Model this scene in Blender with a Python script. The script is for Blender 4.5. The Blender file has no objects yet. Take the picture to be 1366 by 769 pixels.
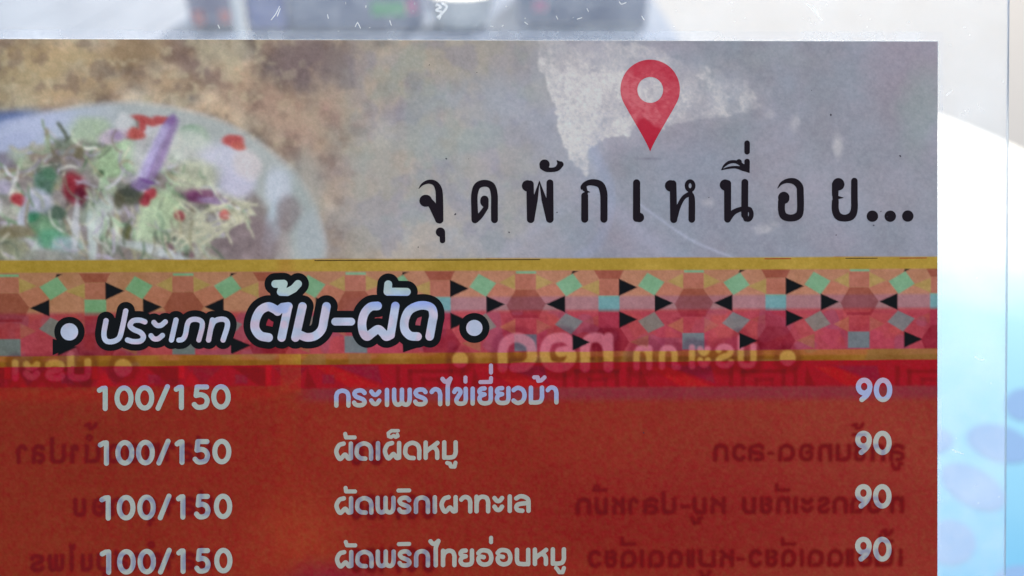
import bpy, math, random
import numpy as np
from mathutils import Matrix, Vector

random.seed(7)
RNG = np.random.default_rng(11)
sc = bpy.context.scene
COL = sc.collection
R = math.radians

# ------------------------------------------------------------------ camera, sky, sun, exposure
CAM = Vector((0.0, 0.0, 1.08))
PITCH = 30.0                      # looking down over the table
F = 1161.0                        # focal length in pixels of a 1366 wide frame
Z0 = 0.174                        # distance to the menu
cam_d = bpy.data.cameras.new('camera')
cam = bpy.data.objects.new('camera', cam_d)
COL.objects.link(cam)
cam.matrix_world = Matrix.Translation(CAM) @ Matrix.Rotation(R(90 - PITCH), 4, 'X')
cam_d.sensor_width = 36.0
cam_d.lens = 36.0 * F / 1366.0
cam_d.clip_start = 0.01
cam_d.clip_end = 300
cam_d.dof.use_dof = True
cam_d.dof.focus_distance = Z0
cam_d.dof.aperture_fstop = (cam_d.lens / 1000) / 0.0026
sc.camera = cam

SUN_EL, SUN_AZ = 44.0, 14.0       # sun stands beyond the menu, slightly to the right
w = bpy.data.worlds.new('World')
sc.world = w
w.use_nodes = True
nt = w.node_tree
nt.nodes.clear()
sky = nt.nodes.new('ShaderNodeTexSky')
sky.sky_type = 'NISHITA'
sky.sun_disc = False
sky.sun_elevation = R(SUN_EL)
sky.sun_rotation = R(SUN_AZ)
sky.air_density = 1.6
sky.dust_density = 10.0
sky.ozone_density = 1.0
bg = nt.nodes.new('ShaderNodeBackground')
bg.inputs['Strength'].default_value = 0.12
wo = nt.nodes.new('ShaderNodeOutputWorld')
nt.links.new(sky.outputs[0], bg.inputs[0])
nt.links.new(bg.outputs[0], wo.inputs[0])
sd = bpy.data.lights.new('sun', 'SUN')
sd.energy = 2.0
sd.angle = R(0.5)
sd.color = (1.0, 0.96, 0.9)
sun = bpy.data.objects.new('sun', sd)
COL.objects.link(sun)
tosun = Vector((math.sin(R(SUN_AZ)) * math.cos(R(SUN_EL)), math.cos(R(SUN_AZ)) * math.cos(R(SUN_EL)), math.sin(R(SUN_EL))))
sun.rotation_euler = tosun.to_track_quat('Z', 'Y').to_euler()
sc.view_settings.view_transform = 'Standard'
sc.view_settings.look = 'None'
sc.view_settings.gamma = 1
sc.view_settings.use_curve_mapping = False
sc.view_settings.exposure = 1.82
sc.cycles.max_bounces = 8
sc.cycles.transparent_max_bounces = 16
KR, KG, KB = 0.69, 0.80, 0.91      # how bright a white sheet held in this shade reads, per channel
HAZE = 0.008

# ------------------------------------------------------------------ plane of the menu
AX, BY = 2.96e-5, 2.3e-5          # how fast the sheet recedes to the right / downwards
cm = cam.matrix_world
def cam2w(v):                     # camera coords: right, down, forward
    return cm @ Vector((v[0], -v[1], -v[2]))
nrm = np.array([-AX * F, -BY * F, 1.0])
nn = nrm / np.linalg.norm(nrm)
roll = 0.0062
u0 = np.array([math.cos(roll), -math.sin(roll), 0.0])
ux = u0 - nn * u0.dot(nn); ux /= np.linalg.norm(ux)
vx = np.cross(nn, ux)             # down
ORI = np.array([0, 0, Z0])
PX = Z0 / F                       # one photo pixel on the sheet, metres
def plane(x, y):
    """frame position -> coordinates on the sheet (right, up), metres"""
    x = np.asarray(x, float) - 683.0; y = np.asarray(y, float) - 384.5
    Z = Z0 / (1 - AX * x - BY * y)
    P = np.stack([x * Z / F, y * Z / F, Z], -1) - ORI
    return P @ ux, -(P @ vx)
wu = (cm.to_3x3() @ Vector((ux[0], -ux[1], -ux[2]))).normalized()
wv = -(cm.to_3x3() @ Vector((vx[0], -vx[1], -vx[2]))).normalized()
wn = wu.cross(wv)
MENU_M = Matrix.Translation(cam2w(ORI)) @ Matrix((( wu.x, wv.x, wn.x, 0), (wu.y, wv.y, wn.y, 0), (wu.z, wv.z, wn.z, 0), (0, 0, 0, 1)))
def rect(x, y):
    u, v = plane(x, y)
    return u / PX + 683.0, 384.5 - v / PX

# ------------------------------------------------------------------ small tools
def lin(c):
    c = np.asarray(c, float) / 255.0
    return np.where(c <= 0.04045, c / 12.92, ((c + 0.055) / 1.055) ** 2.4)
K = np.array([KR, KG, KB])
def albedo(lc):
    return np.clip((lc - HAZE) / K, 0.006, 0.92)
def tag(o, label=None, cat=None, group=None, kind=None):
    if label: o['label'] = label
    if cat: o['category'] = cat
    if group: o['group'] = group
    if kind: o['kind'] = kind
    return o
def link(name, verts, faces, mat, parent=None, cols=None, smooth=False):
    me = bpy.data.meshes.new(name)
    me.from_pydata([tuple(v) for v in verts], [], faces)
    if cols is not None:
        a = me.color_attributes.new('Col', 'FLOAT_COLOR', 'POINT')
        c4 = np.ones((len(verts), 4), np.float32); c4[:, :3] = cols
        a.data.foreach_set('color', c4.ravel())
    if mat: me.materials.append(mat)
    if smooth:
        for p in me.polygons: p.use_smooth = True
    me.update()
    o = bpy.data.objects.new(name, me)
    COL.objects.link(o)
    if parent: o.parent = parent
    return o
def nodes(name):
    m = bpy.data.materials.new(name); m.use_nodes = True
    n = m.node_tree
    return m, n, n.nodes['Principled BSDF'], n.nodes['Material Output']

# ------------------------------------------------------------------ materials
def print_mat():
    m, n, p, o = nodes('printed paper under laminate')
    a = n.nodes.new('ShaderNodeVertexColor'); a.layer_name = 'Col'
    tc = n.nodes.new('ShaderNodeTexCoord')
    g = n.nodes.new('ShaderNodeTexNoise'); g.inputs['Scale'].default_value = 2600; g.inputs['Detail'].default_value = 2
    mp = n.nodes.new('ShaderNodeMapRange'); mp.inputs[3].default_value = 0.92; mp.inputs[4].default_value = 1.08
    mx = n.nodes.new('ShaderNodeMix'); mx.data_type = 'RGBA'; mx.blend_type = 'MULTIPLY'; mx.inputs[0].default_value = 1
    n.links.new(tc.outputs['Object'], g.inputs['Vector'])
    n.links.new(g.outputs['Fac'], mp.inputs[0])
    n.links.new(a.outputs['Color'], mx.inputs[6]); n.links.new(mp.outputs[0], mx.inputs[7])
    n.links.new(mx.outputs[2], p.inputs['Base Color'])
    p.inputs['Roughness'].default_value = 0.38
    p.inputs['Specular IOR Level'].default_value = 0.08
    b = n.nodes.new('ShaderNodeBump'); b.inputs['Strength'].default_value = 0.25; b.inputs['Distance'].default_value = 0.0015
    g2 = n.nodes.new('ShaderNodeTexNoise'); g2.inputs['Scale'].default_value = 60; g2.inputs['Detail'].default_value = 4
    n.links.new(tc.outputs['Object'], g2.inputs['Vector'])
    n.links.new(g2.outputs['Fac'], b.inputs['Height'])
    g3 = n.nodes.new('ShaderNodeTexNoise'); g3.inputs['Scale'].default_value = 13; g3.inputs['Detail'].default_value = 1.5
    n.links.new(tc.outputs['Object'], g3.inputs['Vector'])
    b2 = n.nodes.new('ShaderNodeBump'); b2.inputs['Strength'].default_value = 0.6; b2.inputs['Distance'].default_value = 0.006
    n.links.new(g3.outputs['Fac'], b2.inputs['Height']); n.links.new(b2.outputs[0], b.inputs['Normal'])
    n.links.new(b.outputs[0], p.inputs['Normal'])
    return m
def film_mat(name, haze, tint=(0.97, 0.985, 1.0), hazecol=(0.78, 0.86, 0.97)):
    m, n, p, o = nodes(name)
    n.nodes.remove(p)
    tr = n.nodes.new('ShaderNodeBsdfTransparent'); tr.inputs[0].default_value = (*tint, 1)
    df = n.nodes.new('ShaderNodeBsdfDiffuse'); df.inputs[0].default_value = (*hazecol, 1)
    tl = n.nodes.new('ShaderNodeBsdfTranslucent'); tl.inputs[0].default_value = (*hazecol, 1)
    m1 = n.nodes.new('ShaderNodeMixShader'); m1.inputs[0].default_value = 0.5
    m2 = n.nodes.new('ShaderNodeMixShader')
    m3 = n.nodes.new('ShaderNodeMixShader')
    gl = n.nodes.new('ShaderNodeBsdfGlossy'); gl.inputs['Roughness'].default_value = 0.12
    fr = n.nodes.new('ShaderNodeFresnel'); fr.inputs[0].default_value = 1.45
    tc = n.nodes.new('ShaderNodeTexCoord')
    ns = n.nodes.new('ShaderNodeTexNoise'); ns.inputs['Scale'].default_value = 90; ns.inputs['Detail'].default_value = 6; ns.inputs['Roughness'].default_value = 0.65
    mr = n.nodes.new('ShaderNodeMapRange'); mr.inputs[1].default_value = 0.3; mr.inputs[2].default_value = 0.75
    mr.inputs[3].default_value = haze * 0.55; mr.inputs[4].default_value = haze * 1.5
    n.links.new(tc.outputs['Object'], ns.inputs['Vector']); n.links.new(ns.outputs['Fac'], mr.inputs[0])
    n.links.new(df.outputs[0], m1.inputs[1]); n.links.new(tl.outputs[0], m1.inputs[2])
    n.links.new(mr.outputs[0], m2.inputs[0])
    n.links.new(tr.outputs[0], m2.inputs[1]); n.links.new(m1.outputs[0], m2.inputs[2])
    n.links.new(fr.outputs[0], m3.inputs[0]); n.links.new(m2.outputs[0], m3.inputs[1]); n.links.new(gl.outputs[0], m3.inputs[2])
    n.links.new(m3.outputs[0], o.inputs[0])
    return m
def simple_mat(name, col, rough=0.6, var=0.08, scale=20.0, col2=None, spec=.5):
    m, n, p, o = nodes(name)
    tc = n.nodes.new('ShaderNodeTexCoord')
    ns = n.nodes.new('ShaderNodeTexNoise'); ns.inputs['Scale'].default_value = scale; ns.inputs['Detail'].default_value = 5
    mx = n.nodes.new('ShaderNodeMix'); mx.data_type = 'RGBA'
    c2 = col2 if col2 else tuple(max(0, c * (1 - var * 2)) for c in col)
    mx.inputs[6].default_value = (*col, 1); mx.inputs[7].default_value = (*c2, 1)
    n.links.new(tc.outputs['Object'], ns.inputs['Vector']); n.links.new(ns.outputs['Fac'], mx.inputs[0])
    n.links.new(mx.outputs[2], p.inputs['Base Color'])
    p.inputs['Roughness'].default_value = rough
    p.inputs['Specular IOR Level'].default_value = spec
    return m
PRINT = print_mat()
FILM = film_mat('clear laminate film', 0.20)
SEAM = film_mat('cloudy laminate seam', 0.30, hazecol=(0.66, 0.74, 0.88))
SCR = film_mat('scratched laminate', 0.50, hazecol=(0.9, 0.93, 0.97))
PAPER = simple_mat('white menu paper', (0.78, 0.78, 0.77), 0.7)

# ------------------------------------------------------------------ strokes and glyphs
def smooth(pts, n=6):
    """Catmull-Rom through rows of (x, y, r)"""
    P = [np.array(p, float) for p in pts]
    if len(P) < 3: return P
    P = [2 * P[0] - P[1]] + P + [2 * P[-1] - P[-2]]
    out = []
    for i in range(1, len(P) - 2):
        a, b, c, d = P[i - 1:i + 3]
        for k in range(n):
            t = k / n
            out.append(0.5 * (2 * b + (c - a) * t + (2 * a - 5 * b + 4 * c - d) * t * t + (3 * b - a - 3 * c + d) * t ** 3))
    out.append(P[-2])
    return out
def circ(cx, cy, rx, ry, n=20):
    return [(cx + rx * math.cos(2 * math.pi * k / n), cy + ry * math.sin(2 * math.pi * k / n)) for k in range(n + 1)]
G = {
 'ก': [[(0,0),(0,.35),(0,.62),(.12,.88),(.5,1),(.88,.88),(1,.62),(1,.35),(1,0)]],
 'ร': [[(.97,.83),(.8,.96),(.5,1),(.16,.93),(.03,.76),(.2,.58),(.5,.49),(.85,.38),(.98,.2),(.8,.04),(.45,0),(.14,.05),(.0,.18)]],
 'ะ': [[(0,.9),(.25,.74),(.5,.69),(.75,.74),(1,.9)],[(0,.3),(.25,.12),(.5,.07),(.75,.12),(1,.3)]],
 'เ': [[(.5,0),(.5,1)]],
 'แ': [[(0,0),(0,1)],[(1,0),(1,1)]],
 'พ': [[(0,1),(0,.4),(.06,.12),(.2,0),(.38,.04),(.5,.2)],[(.5,.2),(.5,1)],[(.5,.2),(.62,.04),(.8,0),(.94,.12),(1,.4),(1,1)]],
 'า': [[(0,.82),(.2,.95),(.5,1),(.85,.9),(1,.65),(1,.4),(1,0)]],
 'ไ': [[(.66,0),(.66,.6),(.66,1.15),(.75,1.38),(1,1.7)],[(0,1.68),(.22,1.54),(.5,1.5),(.8,1.6),(1,1.7)]],
 'ข': [[(0,.8),(.15,.97),(.42,.95),(.55,.77),(.35,.5),(.18,.25),(.3,.05),(.6,0),(.9,.07),(1,.3),(1,.6),(1,1)]],
 'ช': [[(0,.8),(.15,.97),(.42,.95),(.55,.77),(.35,.5),(.18,.25),(.3,.05),(.6,0),(.9,.07),(.95,.3),(.92,.6),(.8,.85)],[(.8,.85),(1.05,1.1)]],
 'ย': [[(.45,1),(.15,.97),(0,.82),(.1,.67),(.45,.6)],[(.45,.6),(.12,.5),(0,.28),(.15,.06),(.5,0),(.88,.07),(1,.3),(1,.6),(1,1)]],
 'ว': [[(0,.85),(.25,.98),(.5,1),(.85,.85),(1,.5),(.85,.15),(.5,0),(.25,.02),(0,.15)]],
 'ม': [[(0,1),(0,0)],[(0,.02),(.45,0),(.85,.08),(1,.35),(1,.6),(1,1)]],
 'บ': [[(0,1),(0,.6),(0,.3),(.12,.06),(.5,0),(.88,.06),(1,.3),(1,.6),(1,1)]],
 'ป': [[(0,1),(0,.6),(0,.3),(.12,.06),(.5,0),(.88,.06),(1,.3),(1,.6),(1,1.45)]],
 'น': [[(0,1),(0,.6),(0,.3),(.12,.06),(.5,0),(.75,0),(1,.02)],[(1,1),(1,0)]],
 'ผ': [[(.5,1),(.2,.9),(.02,.6),(.02,.36),(.15,.08),(.28,0),(.42,.12),(.6,.28),(.75,.12),(.85,.02),(1,.05)],[(1,1),(1,.05)]],
 'ด': [[(.6,.0),(.25,.04),(.03,.25),(0,.5),(.1,.82),(.5,1),(.88,.85),(1,.55),(1,.3),(1,0)]],
 'ท': [[(0,1),(0,0)],[(0,.5),(.12,.82),(.45,1),(.85,.93),(1,.65),(1,.4),(1,0)]],
 'ล': [[(0,.86),(.3,1),(.65,.97),(.95,.8),(1,.5),(1,.3),(1,0)],[(1,.54),(.5,.5),(.12,.42),(0,.22),(.15,.04),(.5,0)]],
 'ส': [[(0,.86),(.3,1),(.65,.97),(.95,.8),(1,.5),(1,.3),(1,0)],[(1,.54),(.5,.5),(.12,.42),(0,.22),(.15,.04),(.5,0)],[(.85,.95),(1.1,1.2)]],
 'ห': [[(0,1),(0,0)],[(1,.98),(.6,.74),(.25,.55),(.03,.38)],[(.55,.7),(.8,.64),(.96,.45),(.98,.25),(.98,0)]],
 'อ': [[(0,.8),(.2,.97),(.5,1),(.85,.88),(1,.5),(.88,.13),(.5,0),(.15,.1),(0,.36),(.12,.55),(.42,.52)]],
 'ภ': [[(0,0),(.2,.02),(.2,.62),(.32,.9),(.6,1),(.9,.9),(1,.62),(1,.35),(1,0)]],
 '-': [[(0,.45),(1,.45)]],
 '0': [circ(.5, .5, .5, .5)],
 '1': [[(0,.9),(.55,.99),(1,1)],[(1,1),(1,0)]],
 '5': [[(.95,1),(.22,1)],[(.22,1),(.14,.58)],[(.14,.58),(.5,.62),(.85,.53),(1,.32),(.85,.08),(.5,0),(.2,.02),(0,.14)]],
 '/': [[(0,-.02),(1,1.04)]],
 '8': [circ(.5, .76, .42, .24), circ(.5, .26, .5, .27)],
 '9': [circ(.5, .67, .5, .33), [(1,.67),(.93,.45),(.72,.22),(.3,0)]],
}
CRISP = {'1', '/', '-'}
def place(ch, x0, x1, ytop, ybot, r, mirror=False, slope=0.0):
    """strokes of a glyph whose outer box is given in frame pixels"""
    out = []
    if ch == '-': r *= .7
    w_ = max(0.0, x1 - x0 - 2 * r)
    for s in G[ch]:
        q = []
        for (a, b) in s:
            if mirror: a = 1 - a
            X = x0 + r + a * w_
            Y = ybot - r - b * (ybot - ytop - 2 * r)
            q.append((X, Y, r))
        out.append(smooth(q) if len(q) > 2 and ch not in CRISP else [np.array(t) for t in q])
    return out
def px(origin, s, strokes, r=None, straight=False):
    """strokes read off an enlarged crop"""
    out = []
    for st in strokes:
        q = [(origin[0] + p[0] / s, origin[1] + p[1] / s, (p[2] / s if len(p) > 2 else r)) for p in st]
        out.append([np.array(t) for t in q] if straight or len(q) < 3 else smooth(q))
    return out
def raster(strokes, step=0.5, pad=3.0, grow=0.0, bbox=None):
    """signed distance of the union of the strokes on a grid"""
    pts = np.array([p for s in strokes for p in s])
    if bbox is None:
        rm = pts[:, 2].max() + grow + pad
        bbox = (pts[:, 0].min() - rm, pts[:, 1].min() - rm, pts[:, 0].max() + rm, pts[:, 1].max() + rm)
    nx = int((bbox[2] - bbox[0]) / step) + 2; ny = int((bbox[3] - bbox[1]) / step) + 2
    xs = bbox[0] + np.arange(nx) * step; ys = bbox[1] + np.arange(ny) * step
    D = np.full((ny, nx), 50.0)
    for s in strokes:
        segs = list(zip(s[:-1], s[1:])) if len(s) > 1 else [(s[0], s[0])]
        for a, b in segs:
            rr = max(a[2], b[2]) + grow + 4
            i0 = max(0, int((min(a[0], b[0]) - rr - bbox[0]) / step)); i1 = min(nx, int((max(a[0], b[0]) + rr - bbox[0]) / step) + 2)
            j0 = max(0, int((min(a[1], b[1]) - rr - bbox[1]) / step)); j1 = min(ny, int((max(a[1], b[1]) + rr - bbox[1]) / step) + 2)
            if i1 <= i0 or j1 <= j0: continue
            X, Y = np.meshgrid(xs[i0:i1], ys[j0:j1])
            dx, dy = b[0] - a[0], b[1] - a[1]
            L = dx * dx + dy * dy
            t = np.clip(((X - a[0]) * dx + (Y - a[1]) * dy) / L, 0, 1) if L > 1e-9 else np.zeros_like(X)
            d = np.hypot(X - a[0] - t * dx, Y - a[1] - t * dy) - (a[2] + (b[2] - a[2]) * t) - grow
            D[j0:j1, i0:i1] = np.minimum(D[j0:j1, i0:i1], d)
    return xs, ys, D
TRI = {}
def contour(xs, ys, D):
    """filled polygons where D < 0 (marching squares), full cells merged in short runs"""
    verts, faces, index = [], [], {}
    def vid(key, x, y):
        k = index.get(key)
        if k is None:
            k = len(verts); index[key] = k; verts.append((x, y))
        return k
    ins = D < 0
    cnt = ins[:-1, :-1].astype(int) + ins[:-1, 1:] + ins[1:, :-1] + ins[1:, 1:]
    ny, nx = cnt.shape
    js, is_ = np.nonzero((cnt > 0) & (cnt < 4))
    for j, i in zip(js.tolist(), is_.tolist()):
        c = [(i, j), (i + 1, j), (i + 1, j + 1), (i, j + 1)]
        poly = []
        for k in range(4):
            p, q = c[k], c[(k + 1) % 4]
            dp, dq = D[p[1], p[0]], D[q[1], q[0]]
            if dp < 0: poly.append(vid(p, xs[p[0]], ys[p[1]]))
            if (dp < 0) != (dq < 0):
                t = dp / (dp - dq)
                key = (p, q) if p < q else (q, p)
                poly.append(vid(key, xs[p[0]] + t * (xs[q[0]] - xs[p[0]]), ys[p[1]] + t * (ys[q[1]] - ys[p[1]])))
        if len(poly) >= 3: faces.append(poly[::-1])
    full = cnt == 4
    for j in range(ny):
        i = 0; row = full[j]
        if not row.any(): continue
        idx = np.nonzero(row)[0].tolist(); k = 0
        while k < len(idx):
            a = idx[k]; m = k
            while m + 1 < len(idx) and idx[m + 1] == idx[m] + 1 and idx[m + 1] - a < 4: m += 1
            b = idx[m] + 1
            faces.append([vid((a, j), xs[a], ys[j]), vid((a, j + 1), xs[a], ys[j + 1]), vid((b, j + 1), xs[b], ys[j + 1]), vid((b, j), xs[b], ys[j])])
            k = m + 1
    return np.array(verts), faces
def flat(name, xs, ys, D, colfn, height, parent, mat=None):
    v, f = contour(xs, ys, D)
    u, vv = plane(v[:, 0], v[:, 1])
    P = np.stack([u, vv, np.full_like(u, height)], -1)
    return link(name, P, f, mat or PRINT, parent, albedo(lin(colfn(v[:, 0], v[:, 1]))))

# ------------------------------------------------------------------ canvas of the printed colours
CX0, CY0, CX1, CY1 = -420, 40, 1260, 1000
H_, W_ = CY1 - CY0, CX1 - CX0
YY, XX = np.mgrid[CY0:CY1, CX0:CX1].astype(float)
def vnoise(scale, seed, sx=1.0, sy=1.0):
    g = np.random.default_rng(seed)
    a = g.random((int(H_ / scale * sy) + 4, int(W_ / scale * sx) + 4))
    x = (XX - CX0) / scale * sx; y = (YY - CY0) / scale * sy
    i, j = x.astype(int), y.astype(int)
    fx, fy = x - i, y - j
    fx = fx * fx * (3 - 2 * fx); fy = fy * fy * (3 - 2 * fy)
    return (a[j, i] * (1 - fx) + a[j, i + 1] * fx) * (1 - fy) + (a[j + 1, i] * (1 - fx) + a[j + 1, i + 1] * fx) * fy
def fbm(scale, seed, octv=4):
    s = 0; t = 0; a = 1
    for k in range(octv):
        s = s + a * vnoise(scale / 2 ** k, seed + k * 17); t += a; a *= 0.55
    return s / t
C = np.zeros((H_, W_, 3))
def sm(e0, e1, x):
    t = np.clip((x - e0) / (e1 - e0), 0, 1); return t * t * (3 - 2 * t)
def put(mask, col, sl=None):
    col = np.asarray(col, float)
    if sl is None: C[:] = C * (1 - mask[..., None]) + col * mask[..., None]
    else: C[sl] = C[sl] * (1 - mask[..., None]) + col * mask[..., None]
warpx = (fbm(26, 301, 3) - .5) * 2
warpy = (fbm(26, 351, 3) - .5) * 2
def blob(x, y, rx, ry, ang, col, a=1.0, soft=0.35, warp=4.0):
    m = max(rx, ry) * (1 + soft) + warp + 4
    i0, i1 = max(0, int(x - m - CX0)), min(W_, int(x + m - CX0)); j0, j1 = max(0, int(y - m - CY0)), min(H_, int(y + m - CY0))
    if i1 <= i0 or j1 <= j0: return
    sl = (slice(j0, j1), slice(i0, i1))
    X = XX[sl] + warpx[sl] * warp - x; Y = YY[sl] + warpy[sl] * warp - y
    ca, sa = math.cos(R(ang)), math.sin(R(ang))
    d = np.hypot((X * ca + Y * sa) / rx, (-X * sa + Y * ca) / ry)
    put((1 - sm(1 - soft, 1 + soft, d)) * a, col, sl)
def poly(pts, col, a=1.0, soft=0.6, rectified=False, clipy=None):
    """convex polygon, points in frame pixels"""
    pts = np.array(pts, float)
    if rectified: X_, Y_ = RX, RY
    else: X_, Y_ = XX, YY
    lo, hi = pts.min(0) - 14, pts.max(0) + 14
    i0, i1 = max(0, int(lo[0] - 30 - CX0)), min(W_, int(hi[0] + 30 - CX0)); j0, j1 = max(0, int(lo[1] - 6 - CY0)), min(H_, int(hi[1] + 6 - CY0))
    if i1 <= i0 or j1 <= j0: return
    sl = (slice(j0, j1), slice(i0, i1))
    X, Y = X_[sl], Y_[sl]
    cx, cy = pts.mean(0)
    d = np.full(X.shape, -1e9)
    for k in range(len(pts)):
        p, q = pts[k], pts[(k + 1) % len(pts)]
        e = q - p; n = np.array([e[1], -e[0]]); L = np.hypot(*n)
        if L < 1e-6: continue
        n /= L
        if (cx - p[0]) * n[0] + (cy - p[1]) * n[1] > 0: n = -n
        d = np.maximum(d, (X - p[0]) * n[0] + (Y - p[1]) * n[1])
    put(np.clip(.5 - d / (2 * soft), 0, 1) * a, col, sl)
RX, RY = rect(XX, YY)

# the food photograph at the head of the sheet -------------------------------------------------
left = 1 - sm(400, 800, XX + (fbm(90, 5) - .5) * 160)
n1, n2, n3, n4 = fbm(46, 21), fbm(30, 22), fbm(70, 23), fbm(18, 24, 3)
right_c = np.array([155, 155, 165.]) + (n3[..., None] - .5) * np.array([30, 8, 12]) + (n1[..., None] - .5) * np.array([8, 20, 26])
brown = np.array([168, 150, 128.]) + (n1[..., None] - .5) * np.array([110, 100, 80]) + (n4[..., None] - .5) * np.array([92, 86, 66]) * (1 + .0) + (n2[..., None] - .5) * np.array([20, -10, -30])
C[:] = right_c * (1 - left[..., None]) + brown * left[..., None]
for b in [(60,80,95,26,0,(176,152,104),.6),(20,115,55,22,0,(184,166,120),.5),(110,118,60,14,-8,(178,150,110),.6),(235,70,26,16,30,(128,104,94),.6),
          (275,100,36,16,30,(124,102,98),.6),(300,65,30,18,0,(176,168,142),.7),(425,88,62,44,0,(120,106,106),.75),(395,80,40,26,0,(126,106,104),.5),
          (185,70,46,20,0,(160,132,96),.7),(230,112,44,18,0,(172,140,104),.5),(345,130,60,26,15,(170,140,116),.6),(370,150,40,22,30,(176,138,120),.6),
          (450,165,44,26,20,(178,158,140),.55),(410,215,30,60,-25,(172,142,128),.55),(445,150,16,22,0,(172,120,112),.45),(560,110,90,30,0,(154,150,146),.5),
          (540,150,30,18,0,(146,132,150),.45),(580,155,22,12,0,(164,124,116),.5),(620,140,70,34,0,(156,164,176),.5),(500,200,44,36,0,(168,168,152),.55),
          (545,165,38,26,20,(140,136,160),.4),(600,200,50,40,0,(160,172,166),.45),(470,250,36,46,-30,(170,152,144),.55),(500,300,50,40,0,(168,166,158),.5),
          (660,210,30,22,0,(176,158,166),.5),(610,290,70,50,0,(162,170,176),.5),(440,320,30,30,0,(150,140,140),.5),(700,150,60,60,0,(158,166,184),.5),
          (525,90,60,20,0,(158,150,148),.5),(1205,100,46,50,0,(160,146,156),.55),(1225,150,26,52,10,(150,164,160),.6),(1040,75,50,14,0,(156,162,166),.45),
          (940,250,60,60,0,(150,152,168),.4),(1130,200,90,70,0,(146,147,156),.4)]:
    blob(*b, soft=.6, warp=14)
hl_ = sm(.54, .70, fbm(15, 541, 3)) * left * (1 - sm(330, 470, XX)) * (YY < 352)
put(hl_ * .5, (196, 184, 150))
dk_ = sm(.56, .72, fbm(19, 545, 3)) * left * (YY < 352)
put(dk_ * .42, (122, 100, 88))
gy = C.mean(-1, keepdims=True); C[:] = C * .9 + gy * .1
hz_ = sm(420, 520, XX) * (1 - sm(640, 800, XX)) * (YY < 352)
put(hz_ * .30, (186, 180, 166))
put(sm(250, 420, XX) * (1 - sm(560, 700, XX)) * (YY < 352) * sm(.42, .66, fbm(30, 561, 4)) * .45, (190, 170, 146)); put(hz_ * .5 * sm(.5, .62, fbm(44, 145, 4)), (172, 166, 150)); put(hz_ * .35 * sm(.52, .64, fbm(36, 149, 4)), (138, 134, 152)); put(hz_ * .3 * sm(.56, .66, fbm(36, 153, 4)), (150, 164, 152))
gm = sm(520, 900, XX) * sm(240, 347, YY) * .28
put(gm * (YY < 347), (136, 138, 154))
# pale ghost of a second bowl under the title
d2 = np.hypot((XX - 1010) / 215, (YY - 195) / 170)
put(np.exp(-((d2 - 1) * 16) ** 2) * .22 * (XX < 1080) * (YY > 150), (176, 186, 208))
d3 = np.hypot((XX - 640) / 180, (YY - 250) / 140)
put(sm(1.05, .9, d3) * .14 if False else np.clip((1.05 - d3) / .15, 0, 1) * .16, (166, 180, 196))
# bowl
blob(-5, 172, 70, 22, -12, (96, 118, 168), .85, .4, 3)
de = np.hypot((XX - 163) / 274, (YY - 333) / 199) + (fbm(60, 61, 2) - .5) * .02
bowlm = sm(0, 1, (1.0 - de) / .045)
rimc = np.array([178, 184, 180.]) + (n3[..., None] - .5) * np.array([24, 20, 22]) + (1 - sm(60, 200, XX))[..., None] * np.array([0, 6, 26])
C[:] = C * (1 - bowlm[..., None] * .96) + rimc * bowlm[..., None] * .96
put(np.exp(-((de - .985) * 60) ** 2) * .35, (200, 206, 208))
di = np.hypot((XX - 152) / 226, (YY - 345) / 168) + (fbm(40, 71, 3) - .5) * .09
put(np.clip((1.0 - di) / .05, 0, 1) * .9, (142, 132, 126))
for b in [(30,170,60,16,-14,(182,190,214),.8),(15,200,40,18,-20,(168,176,204),.7),(60,215,46,14,-25,(146,128,112),.7),(12,215,18,12,0,(122,112,118),.7),
          (400,265,30,60,10,(160,170,166),.5),(372,250,18,26,0,(204,212,224),.7),(365,300,12,34,15,(188,204,214),.7),(385,285,16,24,0,(138,128,128),.7),
          (330,320,46,34,0,(138,120,122),.7),(250,335,30,18,0,(120,84,90),.7),(415,320,16,40,0,(170,178,180),.7)]:
    blob(*b, soft=.4, warp=5)
# shredded salad
sal = np.random.default_rng(77)
pal = [(196,204,178),(176,196,164),(206,206,212),(150,176,144),(190,184,150),(122,150,118),(184,176,190),(140,128,118),(214,216,202),(160,150,124),(104,112,96),(200,196,176)]
def stroke(x, y, L, wd, ang, col, a=.85, bend=0.0):
    n = max(3, int(L / wd * 1.6))
    for k in range(n):
        t = k / (n - 1) - .5
        aa = R(ang + bend * t)
        blob(x + math.cos(aa) * L * t, y + math.sin(aa) * L * t, wd, wd * .62, ang + bend * t, col, a * .8, .5, 1.2)
for k in range(420):
    x = sal.uniform(-160, 330); y = sal.uniform(165, 350)
    if math.hypot((x - 140) / 205, (y - 335) / 165) > 1: continue
    if x > 300 and y > 290: continue
    c = np.array(pal[sal.integers(len(pal))]) * sal.uniform(.78, 1.04)
    stroke(x, y, sal.uniform(16, 52), sal.uniform(1.8, 4.6), sal.uniform(-80, 80) if y < 250 else sal.uniform(20, 120), c, .8, sal.uniform(-70, 70))
for k in range(150):
    x = sal.uniform(-160, 320); y = sal.uniform(175, 350)
    if math.hypot((x - 140) / 190, (y - 335) / 155) > 1 or (x > 285 and y > 285): continue
    c = np.array([(206,212,190),(184,204,168),(214,214,218),(200,196,164),(168,190,160),(118,108,100),(104,116,100)][sal.integers(7)]) * sal.uniform(.86, 1.03)
    blob(x, y, sal.uniform(7, 20), sal.uniform(4, 9), sal.uniform(20, 120) if y > 250 else sal.uniform(-70, 70), c, .6, .5, 7)
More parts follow.
